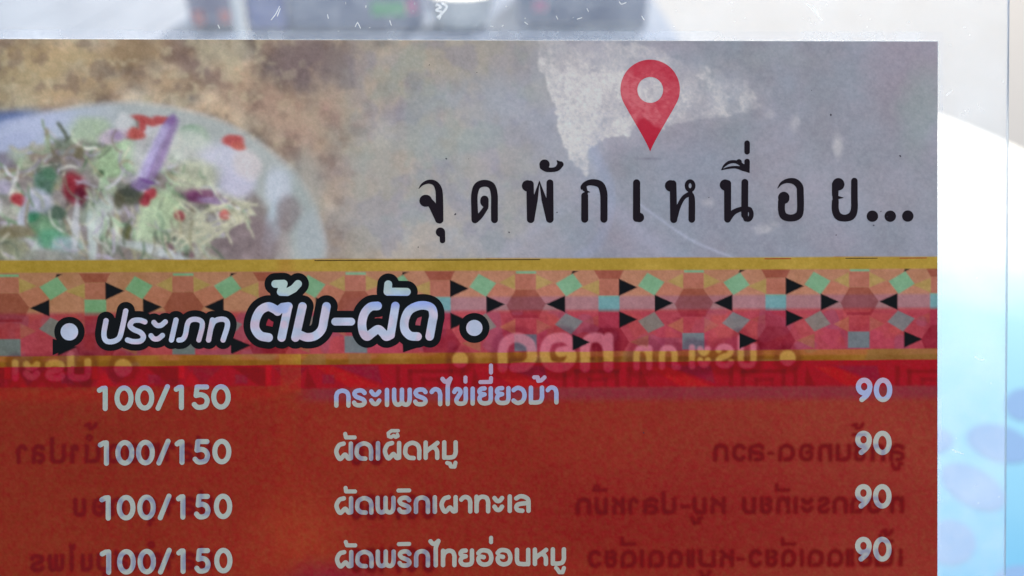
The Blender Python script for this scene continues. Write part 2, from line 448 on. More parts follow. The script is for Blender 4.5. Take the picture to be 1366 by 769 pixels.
for k in range(60):
    x = sal.uniform(200, 330); y = 262 + (330 - x) * .25 + sal.uniform(-8, 40)
    stroke(x, y, sal.uniform(30, 70), sal.uniform(1.8, 3.4), sal.uniform(-48, -18) if sal.random() < .6 else sal.uniform(10, 60), np.array((202, 200, 172)) * sal.uniform(.82, 1.03), .8, sal.uniform(-30, 30))
for b in [(122,172,28,17,0,(170,188,158)),(155,215,34,22,-20,(154,180,140)),(170,200,20,14,0,(172,194,160)),(205,195,26,40,25,(196,196,196)),
          (262,185,18,14,20,(140,166,136)),(252,178,12,9,0,(112,148,116)),(255,200,34,26,20,(204,208,198)),(300,225,38,34,30,(206,206,220)),
          (318,245,24,20,30,(200,198,214)),(330,220,18,22,-30,(210,202,200)),(262,235,30,22,0,(196,200,170)),(215,285,26,32,35,(178,198,158)),
          (200,300,20,26,20,(188,206,170)),(62,243,14,20,0,(78,112,92)),(68,232,9,10,0,(92,132,104)),(100,252,15,22,-8,(128,34,48)),(96,246,8,13,-12,(150,44,54)),
          (106,262,7,10,0,(84,30,44)),(24,267,11,8,10,(176,36,46)),(180,180,15,7,8,(194,68,58)),(194,160,20,5,12,(188,66,62)),(218,160,14,5,15,(182,60,60)),
          (190,168,5,9,0,(190,62,60)),(312,189,15,8,8,(198,70,66)),(320,196,10,5,0,(206,96,80)),(298,287,7,6,0,(204,92,84)),(200,258,9,7,-30,(176,42,54)),
          (192,268,7,8,0,(150,30,44)),(240,290,6,7,0,(150,62,70)),(60,300,24,16,20,(104,142,108)),(70,320,20,14,0,(92,150,118)),(44,290,10,8,0,(60,126,92)),
          (75,283,14,8,10,(70,92,76)),(125,276,12,10,0,(112,128,106)),(50,270,20,16,0,(178,182,198)),(90,330,20,14,0,(160,182,186)),(30,295,8,22,5,(190,194,208)),
          (5,250,12,10,0,(176,170,190)),(135,232,5,5,0,(64,84,60)),(175,262,14,14,0,(72,76,60)),(160,268,7,12,0,(92,90,70)),(170,310,6,10,0,(94,96,60)),
          (100,305,5,40,4,(196,198,200)),(122,315,6,38,-3,(198,210,204)),(135,290,12,30,20,(196,206,196)),(270,262,24,9,4,(122,76,104)),(262,264,12,7,0,(108,60,92)),
          (285,268,20,5,5,(150,130,160)),(60,345,60,12,0,(150,150,140)),(10,330,26,20,0,(136,138,112)),(105,205,7,10,20,(110,104,80)),(165,165,10,14,0,(206,208,206)),
          (20,310,26,8,0,(120,112,84)),(195,330,40,6,12,(186,194,190)),(220,338,36,5,16,(196,202,200)),(150,182,20,10,-10,(190,176,190)),(156,180,8,6,30,(160,140,170))]:
    blob(*b, .85, .35, 4)
# shallot slice
for k in range(30):
    t = k / 29
    wd = 5 + 9 * math.sin(math.pi * min(1, t * .8 + .06))
    blob(229 - 43 * t, 158 + 90 * t, wd, 5, -65 + 90 * 0, (134, 110, 158), .5, .5, 3.5)
    blob(229 - 43 * t + .8 * wd, 160 + 90 * t, 3.5, 6, -65, (124, 92, 150), .4, .6, 3)
for k in range(24):
    t = k / 23
    blob(222 - 36 * t, 170 + 70 * t, 5.5, 6, -65, (190, 184, 214), .4, .7, 3)
blob(186, 247, 14, 8, -20, (126, 108, 146), .8)
blob(172, 258, 12, 6, 10, (70, 74, 66), .8)
blob(196, 242, 12, 2.2, 15, (112, 78, 134), .9)
for k in range(170):
    x = sal.uniform(-160, 322); y = sal.uniform(180, 348)
    if math.hypot((x - 140) / 190, (y - 335) / 150) > 1 or (x > 290 and y > 290) or (170 < x < 235 and y < 262): continue
    c = np.array(pal[sal.integers(len(pal))]) * sal.uniform(.8, 1.04)
    stroke(x, y, sal.uniform(10, 40), sal.uniform(1.4, 4.0), sal.uniform(-80, 80) if y < 250 else sal.uniform(20, 120), c, .5, sal.uniform(-70, 70))
bt = bowlm * (YY < 352) * np.clip((1.02 - np.hypot((XX - 145) / 205, (YY - 340) / 165)) / .1, .12, 1)
C[:] = C * (1 + (bt * ((fbm(9, 521, 3) - .5) * .30 + (fbm(22, 525, 3) - .5) * .22))[..., None])
gy = C.mean(-1, keepdims=True); sat = np.clip((C.max(-1) - C.min(-1) - 60) / 80, 0, 1)[..., None] * (YY < 352)[..., None]
C[:] = C * (1 - sat * .25) + gy * sat * .25
for _ in range(5):
    B = (C + np.roll(C, 1, 0) + np.roll(C, -1, 0) + np.roll(C, 1, 1) + np.roll(C, -1, 1)) / 5
    C[1:-1, 1:-1] = B[1:-1, 1:-1]
# bright patch of glare on the film, painted into the print colours
def inpoly(pts, X, Y):
    r_ = np.zeros(X.shape, bool)
    for k in range(len(pts)):
        (x1, y1), (x2, y2) = pts[k], pts[k - 1]
        c_ = ((y1 > Y) != (y2 > Y)) & (X < (x2 - x1) * (Y - y1) / ((y2 - y1) if y2 != y1 else 1e-9) + x1)
        r_ ^= c_
    return r_
def glare_mask(pts, strength=.8, seed=5, blurn=3, wob=12):
    wx = (fbm(16, seed, 4) - .5) * 2 * wob; wy = (fbm(16, seed + 60, 4) - .5) * 2 * wob
    m = inpoly(pts, XX + wx, YY + wy).astype(float)
    for _ in range(blurn):
        m = (m + np.roll(m, 1, 0) + np.roll(m, -1, 0) + np.roll(m, 1, 1) + np.roll(m, -1, 1)) / 5
    return m * strength
glare = glare_mask([(712,56),(731,124),(743,154),(746,184),(758,216),(786,234),(781,203),(800,190),(838,180),(856,158),(884,172),(935,158),(985,150),(1016,146),(1004,118),(960,92),(905,84),(880,66),(820,58)], .9, 5, 3, 9)
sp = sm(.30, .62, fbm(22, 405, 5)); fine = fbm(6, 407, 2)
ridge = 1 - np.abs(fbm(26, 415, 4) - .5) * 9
soft_glare = glare_mask([(690,40),(716,124),(730,154),(734,190),(750,226),(792,244),(800,205),(842,190),(884,184),(935,168),(1000,158),(1030,142),(1010,100),(950,74),(905,60)], 1.0, 8, 14, 20)
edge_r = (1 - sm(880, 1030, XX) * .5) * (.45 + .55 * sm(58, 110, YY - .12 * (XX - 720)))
glare = np.clip(glare * (.58 + .50 * sp) * edge_r + soft_glare * .12, 0, 1)
glare = glare * (.80 + .5 * (fine - .35)) + np.clip(ridge, 0, 1) * glare * .16
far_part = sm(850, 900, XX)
glare *= (1 - far_part * .45 * (1 - sm(.46, .6, fbm(20, 419, 4))))
glare = np.clip(glare * (1 + .35 * (RNG.random((H_, W_)) - .5) + .5 * (vnoise(3.2, 431) - .5)), 0, .97)
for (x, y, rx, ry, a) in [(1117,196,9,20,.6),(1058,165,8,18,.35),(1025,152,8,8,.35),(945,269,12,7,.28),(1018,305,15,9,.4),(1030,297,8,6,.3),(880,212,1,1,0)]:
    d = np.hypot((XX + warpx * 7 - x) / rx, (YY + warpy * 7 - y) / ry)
    glare = np.maximum(glare, (1 - sm(.2, 1.2, d)) * a * (.6 + .6 * fbm(10, 431)))
put(glare, (214, 210, 206))
# long pale streak and bluish arcs in the print colours
def streak(pts, wd, a, col):
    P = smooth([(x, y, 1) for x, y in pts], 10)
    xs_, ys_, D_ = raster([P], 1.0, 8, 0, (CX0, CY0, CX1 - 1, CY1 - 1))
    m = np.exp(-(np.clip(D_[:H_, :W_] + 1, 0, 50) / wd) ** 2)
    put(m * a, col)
streak([(852,272),(880,292),(925,322),(985,347)], 2.2, .35, (196, 202, 222))
streak([(790,200),(815,260),(800,320),(770,347)], 9, .22, (158, 170, 200))
streak([(665,347),(735,290),(800,250)], 8, .2, (172, 178, 196))
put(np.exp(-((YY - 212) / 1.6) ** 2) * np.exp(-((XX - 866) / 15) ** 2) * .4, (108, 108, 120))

# patterned band --------------------------------------------------------------------------------
pat_top = lambda x: 350.8 - 5.4 * x / 1250
pat_bot = lambda x: 489.8 - 10.6 * x / 1250
inband = (YY > pat_top(XX) - 3) & (YY < pat_bot(XX) + 3)
C[inband] = (180, 124, 94)
S = 3.365
def rp(pts):
    x, y = zip(*pts)
    a, b = rect(960 + np.array(x) / S, 330 + np.array(y) / S)
    return np.stack([a, b], -1)
peach, salmon, dark, yel, mint, blk = (182,120,94), (178,108,88), (156,84,66), (176,144,84), (124,168,128), (26,24,26)
tiles = [
 ([(298,212),(378,170),(453,212),(453,283),(375,318),(298,285)], (186,126,98)),
 ([(872,172),(955,210),(955,283),(872,320),(797,280),(797,208)], (186,126,98)),
 ([(582,180),(668,180),(715,240),(680,305),(570,305),(540,245)], dark),
 ([(580,110),(672,110),(672,178),(580,178)], salmon),
 ([(585,98),(672,98),(672,109),(585,109)], mint),
 ([(512,148),(580,112),(580,180)], yel), ([(672,112),(672,180),(745,148)], yel),
 ([(422,110),(498,152),(453,212),(380,168)], mint), ([(757,153),(833,108),(875,165),(802,210)], mint),
 ([(498,152),(580,182),(545,245),(453,212)], (186,116,92)), ([(757,153),(802,210),(715,245),(670,182)], (186,116,92)),
 ([(185,98),(318,98),(298,138),(208,138)], dark), ([(208,140),(297,140),(297,212),(208,212)], salmon),
 ([(125,175),(208,142),(208,208)], yel),
 ([(205,212),(298,212),(298,285),(205,285)], mint), ([(575,378),(672,378),(672,452),(575,452)], mint),
 ([(380,325),(452,285),(497,345),(425,378)], mint), ([(752,335),(800,285),(875,320),(822,378)], mint),
 ([(510,345),(580,310),(580,380)], yel), ([(672,310),(672,378),(740,345)], yel),
 ([(345,418),(425,388),(425,455)], yel), ([(875,320),(955,290),(955,345)], yel),
 ([(580,310),(672,310),(672,378),(580,378)], salmon),
 ([(210,355),(300,355),(340,420),(310,470),(185,470),(165,420)], dark),
 ([(497,345),(575,380),(575,452),(500,452),(425,380)], (190,126,104)), ([(672,378),(752,335),(822,378),(828,452),(672,452)], (190,126,104)),
 ([(205,285),(298,285),(298,355),(205,355)], (184,112,96)),
 ([(297,138),(297,212),(375,175)], blk), ([(455,210),(455,283),(533,245)], blk), ([(797,208),(797,280),(718,244)], blk),
 ([(297,283),(297,355),(375,318)], blk), ([(828,378),(828,450),(908,413)], blk), ([(828,110),(852,98),(832,98)], blk),
]
bx, _ = rect(np.array([960 + 297 / S, 960 - 451 / S]), np.array([382., 382.]))
T = bx[0] - bx[1]
for k in range(-8, 2):
    for pts, col in tiles:
        q = rp(pts); q[:, 0] += k * T
        if q[:, 0].max() < CX0 - 30 or q[:, 0].min() > CX1 + 20: continue
        poly(q, col, 1.0, .7, True)
# show-through of the other side on the band
def smooth_np(v, e0, e1): return sm(e0, e1, v)
rightside = sm(520, 575, XX)
yb = YY + 8 * (XX - 683) / 1250
band_strip = sm(393, 399, yb) * (1 - sm(412, 417, yb)) * sm(420, 600, XX)
low = sm(411, 419, yb)
def mul(m, f):
    C[:] = C * (1 - m[..., None]) + C * np.asarray(f, float) * m[..., None]
blackness = np.clip((90 - C.max(-1)) / 50, 0, 1)
bm = inband * 1.0
mul(bm * band_strip * (1 - blackness) * .95, (.90, .94, 1.26))
nl = fbm(40, 90, 3)
mul(bm * low * (1 - blackness), (.98, .58, .86))
put(bm * low * (1 - blackness) * .28, (176, 52, 66))
put(bm * low * (1 - blackness) * sm(.55, .62, nl) * .35, (196, 84, 74))
put(bm * low * (1 - blackness) * sm(.58, .66, fbm(30, 96, 2)) * .4, (150, 82, 108))
for k in range(-6, 6):                                   # dull squares and bars of the reverse pattern
    x = 1010 + k * 111.5
    poly([(x, 424), (x + 26, 424), (x + 26, 470), (x, 470)], (136, 40, 54), .22, 1.6)
    poly([(x + 40, 418), (x + 66, 418), (x + 90, 446), (x + 60, 452)], (188, 88, 70), .24, 2)
low_tiles = [([(380,325),(452,285),(497,345),(425,378)], (130,124,112), .85), ([(752,335),(800,285),(875,320),(822,378)], (122,126,124), .85),
 ([(575,378),(672,378),(672,452),(575,452)], (110,124,126), .9), ([(510,345),(580,310),(580,380)], (184,108,76), .6), ([(672,310),(672,378),(740,345)], (176,96,84), .6),
 ([(345,418),(425,388),(425,455)], (164,98,72), .7), ([(580,310),(672,310),(672,378),(580,378)], (178,66,70), .5),
 ([(210,355),(300,355),(340,420),(310,470),(185,470),(165,420)], (142,34,50), .55), ([(570,292),(682,292),(680,305),(570,305)], (150,42,54), .7),
 ([(205,286),(298,286),(298,355),(205,355)], (156,44,62), .5)]
for k in range(-8, 2):
    for pts, col, a_ in low_tiles:
        q = rp(pts); q[:, 0] += k * T
        if q[:, 0].max() < CX0 - 30 or q[:, 0].min() > CX1 + 20: continue
        poly(q, col, a_, .8, True)
    for pts, col in tiles:
        if col is not blk: continue
        q = rp(pts); q[:, 0] += k * T
        if q[:, 0].max() < CX0 - 30 or q[:, 0].min() > CX1 + 20: continue
        poly(q, col, 1, .7, True)
# left half: warmer, less purple
mul(bm * (1 - sm(150, 560, XX)) * (1 - blackness), (.93, .95, .86))
g_ = C.mean(-1, keepdims=True)
C[:] = np.where((bm * (blackness < .3))[..., None] > 0, (C * .92 + g_ * .08) * .985 + (n2[..., None] - .5) * np.array([14, 12, 16]), C)
# gold rules above and below
dy_t = YY - pat_top(XX); dy_b = pat_bot(XX) - YY
gold = (np.array([170, 141, 60.]) + (n1[..., None] - .5) * np.array([26, 22, 20]))
gtop = np.clip(dy_t + 3.5, 0, 1) * np.clip(13.8 - dy_t, 0, 1)
C[:] = C * (1 - gtop[..., None]) + gold * gtop[..., None]
put(gtop * (1 - sm(100, 600, XX)) * .35, (142, 120, 40))
gbot = np.clip(14.4 - dy_b, 0, 1) * np.clip(dy_b + 3, 0, 1)
goldb = np.array([152, 98, 42.]) + (n1[..., None] - .5) * np.array([50, 56, 44]) - (sm(9, 4, dy_b) if False else (1 - sm(4, 9, dy_b)))[..., None] * np.array([18, 12, 12])
C[:] = C * (1 - gbot[..., None]) + goldb * gbot[..., None]
put(gbot * (1 - sm(60, 420, XX)) * .4, (140, 104, 32))
put(gbot * .55 * sm(.5,.62,vnoise(38, 88)) * sm(5, 9, dy_b), (172, 96, 66))
put(gbot * .5 * sm(.6,.7,vnoise(30, 89)), (140, 108, 70))
put(gbot * ((XX > 372) & (XX < 402)) * .7, (172, 134, 50))
# red menu panel --------------------------------------------------------------------------------
inred = np.clip(YY - pat_bot(XX), 0, 1)
base = np.array([141, 48, 35.]) + (fbm(220, 131, 3)[..., None] - .5) * np.array([16, 16, 8]) + sm(500, 1250, XX)[..., None] * np.array([5, 8, 10]) - ((1 - sm(0, 420, XX))[..., None]) * np.array([10, 2, 2])
C[:] = C * (1 - inred[..., None]) + base * inred[..., None]
yr = YY + 6 * (XX - 683) / 1250
strip = inred * (1 - sm(515, 520, yr + np.where(XX < 385, 4, 0)))
redc = np.array([156, 26, 38.])
put(strip * .96, redc)
def bar(x0, x1, y0, y1, col, a): poly([(x0, y0), (x1, y0), (x1, y1), (x0, y1)], col, a, 1.4)
def quad(pts, col, a): poly(pts, col, a, 1.6)
def refit(m):   # keep the reverse pattern inside the strip
    pass
keep = C.copy()
for k in range(-5, 8):
    x0 = 412 + k * 222.0
    if x0 < 360:
        continue
    quad([(x0 + 10, 490), (x0 + 34, 490), (x0 + 110, 522), (x0 + 62, 522)], (182, 40, 32), .5)
    quad([(x0 + 34, 488), (x0 + 92, 488), (x0 + 98, 512)], (128, 36, 56), .65)
    bar(x0 + 116, x0 + 122, 488, 520, (118, 14, 28), .6)
    bar(x0 + 132, x0 + 192, 493, 498, (118, 14, 28), .6)
    bar(x0 + 132, x0 + 138, 493, 521, (118, 14, 28), .55)
    bar(x0 + 186, x0 + 192, 493, 521, (118, 14, 28), .55)
    bar(x0 + 150, x0 + 176, 504, 509, (120, 16, 30), .5)
    bar(x0 + 150, x0 + 155, 504, 521, (120, 16, 30), .5)
    bar(x0 + 171, x0 + 176, 504, 521, (120, 16, 30), .5)
    bar(x0 + 202, x0 + 208, 490, 521, (120, 16, 30), .5)
    quad([(x0 - 2, 490), (x0 + 12, 521), (x0 - 6, 521)], (112, 16, 26), .5)
for k in range(-3, 3):
    x0 = 150 + k * 116
    if x0 > 330: continue
    quad([(x0 + 45, 490), (x0 + 90, 490), (x0 + 90, 523)], (112, 12, 24), .6)
    quad([(x0 + 100, 490), (x0 + 146, 490), (x0 + 118, 516)], (128, 34, 46), .6)
    bar(x0 + 88, x0 + 96, 486, 520, (190, 28, 38), .6)
    bar(x0 + 164, x0 + 180, 500, 512, (128, 44, 60), .6)
    quad([(x0 - 10, 494), (x0 + 8, 522), (x0 - 26, 522)], (182, 26, 34), .45)
    bar(x0 - 60, x0 - 20, 506, 520, (122, 26, 40), .45)
C[:] = np.where((strip[..., None] > .02), C * strip[..., None] + keep * (1 - strip[..., None]), keep)
mauve = inred * sm(514, 521, yr) * (1 - sm(527, 541, yr)) * sm(384, 430, XX)
put(mauve * .75, (132, 50, 62))
put(inred * np.exp(-((yr - 524) / 9) ** 2) * (1 - sm(360, 390, XX)) * .5, (160, 44, 34))
put(inred * (XX > 374) * (XX < 402) * (1 - sm(519, 525, yr)) * .5, (164, 62, 40))
# warm blush low in the middle, mauve corner under the first dish
blob(395, 715, 50, 46, 0, (168, 74, 44), .42, .9, 8)
blob(440, 775, 60, 24, 0, (134, 40, 60), .6, .8, 6)
blob(310, 740, 60, 40, 0, (150, 54, 40), .35, .9, 8)
blob(380, 560, 12, 200, 0, (150, 50, 34), .25, .8, 2)
blob(925, 690, 330, 60, 0, (132, 34, 34), .4, .8, 6)
# show-through lettering ------------------------------------------------------------------------
def cover(strokes, soft=1.6, grow=0.0):
    xs_, ys_, D_ = raster(strokes, 1.0, 6, grow, (CX0, CY0, CX1 - 1, CY1 - 1))
    return np.clip(.5 - D_[:H_, :W_] / (2 * soft), 0, 1)
def word(items, ytop, ybot, r, slope=0.0, mirror=True, xref=683):
    out = []
    for ch, x0, x1 in items:
        dy = slope * ((x0 + x1) / 2 - xref)
        out += place(ch, x0, x1, ytop + dy, ybot + dy, r, mirror)
    return out
def seq(s, o, k): return [(ch, o + a / k, o + b / k) for ch, a, b in s]
g_mark = []
def mark(x, y, kind, r=2.1):
    M = {'tho': [[(-7, -2), (-3, -4), (-3, 2), (2, 1), (6, -4)]], 'i': [[(-8, 0), (8, 0)]], 'ii': [[(8, 0), (-8, 0)], [(-8, 0), (-8, -7)]],
         'ring': [circ(0, 0, 3, 3, 10)], 'u': [[(4, -3), (0, -3), (0, 4)]], 'uu': [[(7, -3), (4, -3), (3, 3), (-3, 4), (-6, -3)]],
         'an': [[(7, -5), (7, 0), (-7, 0)]], 'ai': [[(0, 0), (2, -6)]]}[kind]
    return [[np.array((x + a, y + b, r)) for a, b in s] for s in M]
slp = -0.0155
ghost = []
ghost += word(seq([('ก',50,140),('ว',160,240),('ล',255,350),('-',368,410),('ด',432,530),('อ',553,640),('ท',665,750),('น',770,860),('ช',875,955),('ก',975,1060),('ล',1085,1175)], 940, 4.406), 592, 616, 2.7, 0)
ghost += mark(1196, 622, 'uu') + mark(1145, 570, 'tho') + mark(1146, 580, 'i')
ghost += word(seq([('ก',50,105),('ม',118,165),('ห',182,228),('า',240,278),('ล',295,350),('ป',362,415),('-',430,465),('ม',475,525),('ห',540,595),('ม',655,705),('ย',720,765),('ท',780,830),('เ',843,858),('ะ',870,915),('ร',930,975),('ก',985,1040),('ด',1050,1100),('อ',1110,1165),('ท',1195,1245)], 750, 2.732), 663, 686, 2.6, -.004, True, 990)
ghost += mark(800, 654, 'i') + mark(796, 651, 'ring', 1.6) + mark(929, 694, 'uu') + mark(1044, 654, 'ii')
ghost += word(seq([('ว',40,90),('ย',105,150),('ด',165,225),('เ',238,252),('ด',270,330),('ด',345,400),('แ',415,445),('ม',460,525),('ห',540,595),('-',605,635),('ว',650,700),('ย',715,760),('ด',775,830),('เ',845,860),('ด',875,935),('ด',950,1010),('แ',1020,1050),('อ',1065,1120),('น',1130,1200),('เ',1220,1235)], 770, 2.846), 733, 757, 2.6, -.005, True, 990)
ghost += mark(838, 726, 'ii') + mark(941, 766, 'uu') + mark(1052, 726, 'ii') + mark(1182, 722, 'ii') + mark(1184, 712, 'tho')
ghost += word([('า',22,37),('ล',43,60),('ป',67,88),('า',94,105),('น',113,134),('ด',143,163),('อ',168,188),('ท',194,214),('า',220,233),('ล',240,258),('ป',262,282)], 592, 618, 2.7, -.01, True, 140)
ghost += mark(119.5, 584, 'ring', 1.6) + mark(122, 570, 'tho')
ghost += word([('บ',98,115),('อ',123,141),('ก',147,166),('ด',190,210),('า',222,234),('ล',243,261),('ป',266,284)], 664, 689, 2.7, -.012, True, 150) + mark(200, 696, 'u')
ghost += word([('ร',40,60),('พ',64,86),('ไ',92,101),('น',108,124),('ม',129,148),('ส',153,171),('ท',176,194),('อ',200,216),('า',222,234),('ล',243,261),('ป',266,284)], 738, 762, 2.7, -.014, True, 150) + mark(139, 768, 'u') + mark(202, 727, 'ring', 1.6)
num = word([('0',467,485),('8',493,511)], 588, 621, 3.0, 0)
num += word([('0',467,484),('5',488,503),('1',506,514),('/',519,535),('0',541,558),('8',563,580)], 660, 693, 3.0, -.01, True, 520)
num += word([('0',467,484),('5',488,503),('1',506,514),('/',519,535),('0',541,558),('8',563,580)], 731, 764, 3.0, -.01, True, 520)
GH = np.maximum(cover(ghost, 2.0) , cover(num, 2.4))
for _ in range(2):
    GH = (GH + np.roll(GH, 1, 0) + np.roll(GH, -1, 0) + np.roll(GH, 1, 1) + np.roll(GH, -1, 1)) / 5
GHW = GH.copy()
put(GH * .72 * inred, (98, 6, 14))
# reverse heading, light through the dark outline
hd = word([('ด',664,716),('อ',720,769),('ท',774,818)], 444, 497, 6.5, 0)
hs = word([('ท',845,870),('ภ',879,908),('เ',916,930),('ะ',930,948),('ร',954,979)], 460, 493, 4.0, -.02, True, 910)
hs += word([('ป',984,1009)], 458, 492, 4.0) + [[np.array((1050.6, 478, 10.5))]] + [[np.array((613.8, 480.5, 10.5))]]
hs += word([('ป',90,122)], 478, 509, 4.6) + word([('ร',60,87),('ะ',31,54),('เ',14,27)], 480, 509, 4.4) + [[np.array((164.3, 491, 12))]]
HL = cover(hd + hs, 1.6); HO = cover(hd + hs, 3.0, 9)
mul(HO * (1 - blackness) * (1 - HL) * (YY > 430) * .8, (.84, .72, .80))
hlc = np.where((YY < pat_bot(XX) - 14)[..., None], np.array([200., 118, 132]), np.where((YY < pat_bot(XX))[..., None], np.array([192., 152, 78]), np.array([168., 58, 72])))
m_ = HL * .72 * (1 - blackness) * np.where(XX < 300, np.where(YY < pat_bot(XX) - 14, .35, .8), 1)
C[:] = C * (1 - m_[..., None]) + hlc * m_[..., None]
# printing grain in the solid red
gr = (RNG.random((H_, W_)) - .5); gr2 = vnoise(2.2, 503) - .5; gr3 = vnoise(3.4, 507) - .5
C += (gr * 7 + gr2 * 8)[..., None] * np.array([1, .8, .8]) + gr3[..., None] * np.array([-6, 14, 3]) * inred[..., None] + (vnoise(7, 513) - .5)[..., None] * np.array([3, 6, 2]) * inred[..., None]
C += ((fbm(5, 601, 2) - .5) * 12)[..., None] * (1 - inred[..., None])
C[:] = np.clip(C, 6, 250)
CL = albedo(lin(C))
def sample(A, x, y):
    x = np.clip(np.asarray(x) - CX0, 0, W_ - 1.01); y = np.clip(np.asarray(y) - CY0, 0, H_ - 1.01)
    i, j = x.astype(int), y.astype(int); fx, fy = x - i, y - j
    if A.ndim == 3: fx = fx[..., None]; fy = fy[..., None]
    return (A[j, i] * (1 - fx) + A[j, i + 1] * fx) * (1 - fy) + (A[j + 1, i] * (1 - fx) + A[j + 1, i + 1] * fx) * fy

# ------------------------------------------------------------------ the setting
TZ = 0.75
def on_plane(x, y, z):
    d = cam2w(((x - 683) / F, (y - 384.5) / F, 1.0)) - CAM
    t = (z - CAM.z) / d.z
    return CAM + d * t
def at(x, y, dist):
    return cam2w(((x - 683) / F * dist, (y - 384.5) / F * dist, dist))
ground_m = simple_mat('pale sunlit concrete', (0.070, 0.082, 0.100), 0.85, 0.05, 3.0)
o = link('ground', [(-60, -20, 0), (60, -20, 0), (60, 120, 0), (-60, 120, 0)], [[0, 1, 2, 3]], ground_m)
tag(o, kind='structure')

def box(c, s, b=0.0):
    x, y, z = c; a, d, h = (k / 2 for k in s)
    v = [(x + i * a, y + j * d, z + k * h) for k in (-1, 1) for j in (-1, 1) for i in (-1, 1)]
    f = [[0, 2, 3, 1], [4, 5, 7, 6], [0, 1, 5, 4], [2, 6, 7, 3], [1, 3, 7, 5], [0, 4, 6, 2]]
    return v, f
def bevel(o, wd):
    m = o.modifiers.new('bevel', 'BEVEL'); m.width = wd; m.segments = 2
    return o
def empty(name, loc, **k):
    o = bpy.data.objects.new(name, None); COL.objects.link(o); o.location = loc
    return tag(o, **k)
def lathe(profile, n=24, c=(0, 0)):
    v, f = [], []
    for r_, z in profile:
        for k in range(n):
            a = 2 * math.pi * k / n
            v.append((c[0] + r_ * math.cos(a), c[1] + r_ * math.sin(a), z))
    for i in range(len(profile) - 1):
        for k in range(n):
            f.append([i * n + k, i * n + (k + 1) % n, (i + 1) * n + (k + 1) % n, (i + 1) * n + k])
    f.append(list(range(n))[::-1]); f.append([(len(profile) - 1) * n + k for k in range(n)])
    return v, f

# round table with a printed cloth
tc_ = Vector((0.003, 0.733, 0)); TR = 0.55
tb = empty('round_table', (tc_.x, tc_.y, 0), label='round table in bright sun behind and under the menu card', cat='table')
wood = simple_mat('table underside wood', (0.32, 0.22, 0.14), 0.6)
steel = simple_mat('painted table leg steel', (0.5, 0.5, 0.52), 0.4)
v, f = lathe([(TR - .02, TZ - .035), (TR, TZ - .03), (TR, TZ - .012), (TR - .01, TZ - .006)], 64); link('tabletop', v, f, wood, tb)
v, f = lathe([(.04, .03), (.035, .1), (.035, TZ - .036)], 16); link('leg', v, f, steel, tb)
v, f = lathe([(.26, 0.0), (.26, .012), (.05, .03)], 32); link('base', v, f, steel, tb)
def cloth_mat():
    m, n, p, o = nodes('printed plastic tablecloth')
    tc = n.nodes.new('ShaderNodeTexCoord')
    mp = n.nodes.new('ShaderNodeSeparateXYZ')
    n.links.new(tc.outputs['Object'], mp.inputs[0])
    of = n.nodes.new('ShaderNodeMath'); of.operation = 'ADD'; of.inputs[1].default_value = .55
    n.links.new(mp.outputs['Y'], of.inputs[0])
    ns = n.nodes.new('ShaderNodeTexNoise'); ns.inputs['Scale'].default_value = 7; ns.inputs['Detail'].default_value = 3
    n.links.new(tc.outputs['Object'], ns.inputs['Vector'])
    ad = n.nodes.new('ShaderNodeMath'); ad.operation = 'MULTIPLY_ADD'; ad.inputs[1].default_value = .14
    n.links.new(ns.outputs['Fac'], ad.inputs[0]); n.links.new(of.outputs[0], ad.inputs[2])
    cr = n.nodes.new('ShaderNodeValToRGB')
    e = cr.color_ramp.elements
    e[0].position = .18; e[0].color = (.040, .130, .225, 1)
    e[1].position = .62; e[1].color = (.31, .345, .355, 1)  # far side goes near white: sun glare painted into the cloth colour
    k = e.new(.42); k.color = (.10, .20, .26, 1)
    n.links.new(ad.outputs[0], cr.inputs[0])
    n.links.new(cr.outputs[0], p.inputs['Base Color'])
    p.inputs['Roughness'].default_value = .8
    p.inputs['Specular IOR Level'].default_value = .08
    return m
CLOTH = cloth_mat()
v, f = [], []
rings = [0.02, .1, .2, .3, .4, .5, TR - .004, TR + .006, TR + .008, TR + .012, TR + .018]
zs = [0, 0, 0, 0, 0, 0, 0, -.006, -.03, -.09, -.17]
n_ = 96
for i, (r_, z_) in enumerate(zip(rings, zs)):
    for k in range(n_):
        a = 2 * math.pi * k / n_
        fl = max(0, i - 7) * .007 * math.sin(a * 17 + 1)
        v.append(((r_ + fl) * math.cos(a), (r_ + fl) * math.sin(a), TZ + z_))
for i in range(len(rings) - 1):
    for k in range(n_):
        f.append([i * n_ + k, i * n_ + (k + 1) % n_, (i + 1) * n_ + (k + 1) % n_, (i + 1) * n_ + k][::-1])
f.append(list(range(n_)))
cl = link('tablecloth', [(x, y, z - TZ) for x, y, z in v], f, CLOTH, None, smooth=True)
cl.location = (tc_.x, tc_.y, TZ)
tag(cl, 'sunlit sky blue tablecloth, far side whitened by painted glare, with blurred violet oval print', 'tablecloth')
OV = simple_mat('violet blue oval print', (.058, .112, .21), .8, .0, spec=.08)
for (x, y, rx, ry, ang) in [(1334, 592, 46, 24, 16), (1298, 650, 48, 25, 30), (1268, 724, 34, 30, 10), (1366, 540, 26, 22, 0), (1362, 772, 36, 18, 0), (1232, 588, 40, 20, 0), (1180, 700, 44, 24, 20), (1440, 660, 40, 24, 20), (1430, 470, 40, 18, 5)]:
    c0 = on_plane(x, y, TZ)
    pts = []
    for k in range(28):
        a = 2 * math.pi * k / 28
        X = rx * math.cos(a); Y = ry * math.sin(a)
        p = on_plane(x + X * math.cos(R(ang)) - Y * math.sin(R(ang)), y + X * math.sin(R(ang)) + Y * math.cos(R(ang)), TZ + .0002)
        pts.append((p.x - tc_.x, p.y - tc_.y, .0002))
    o = link('printed_oval', pts, [list(range(28))[::-1]], OV, cl)

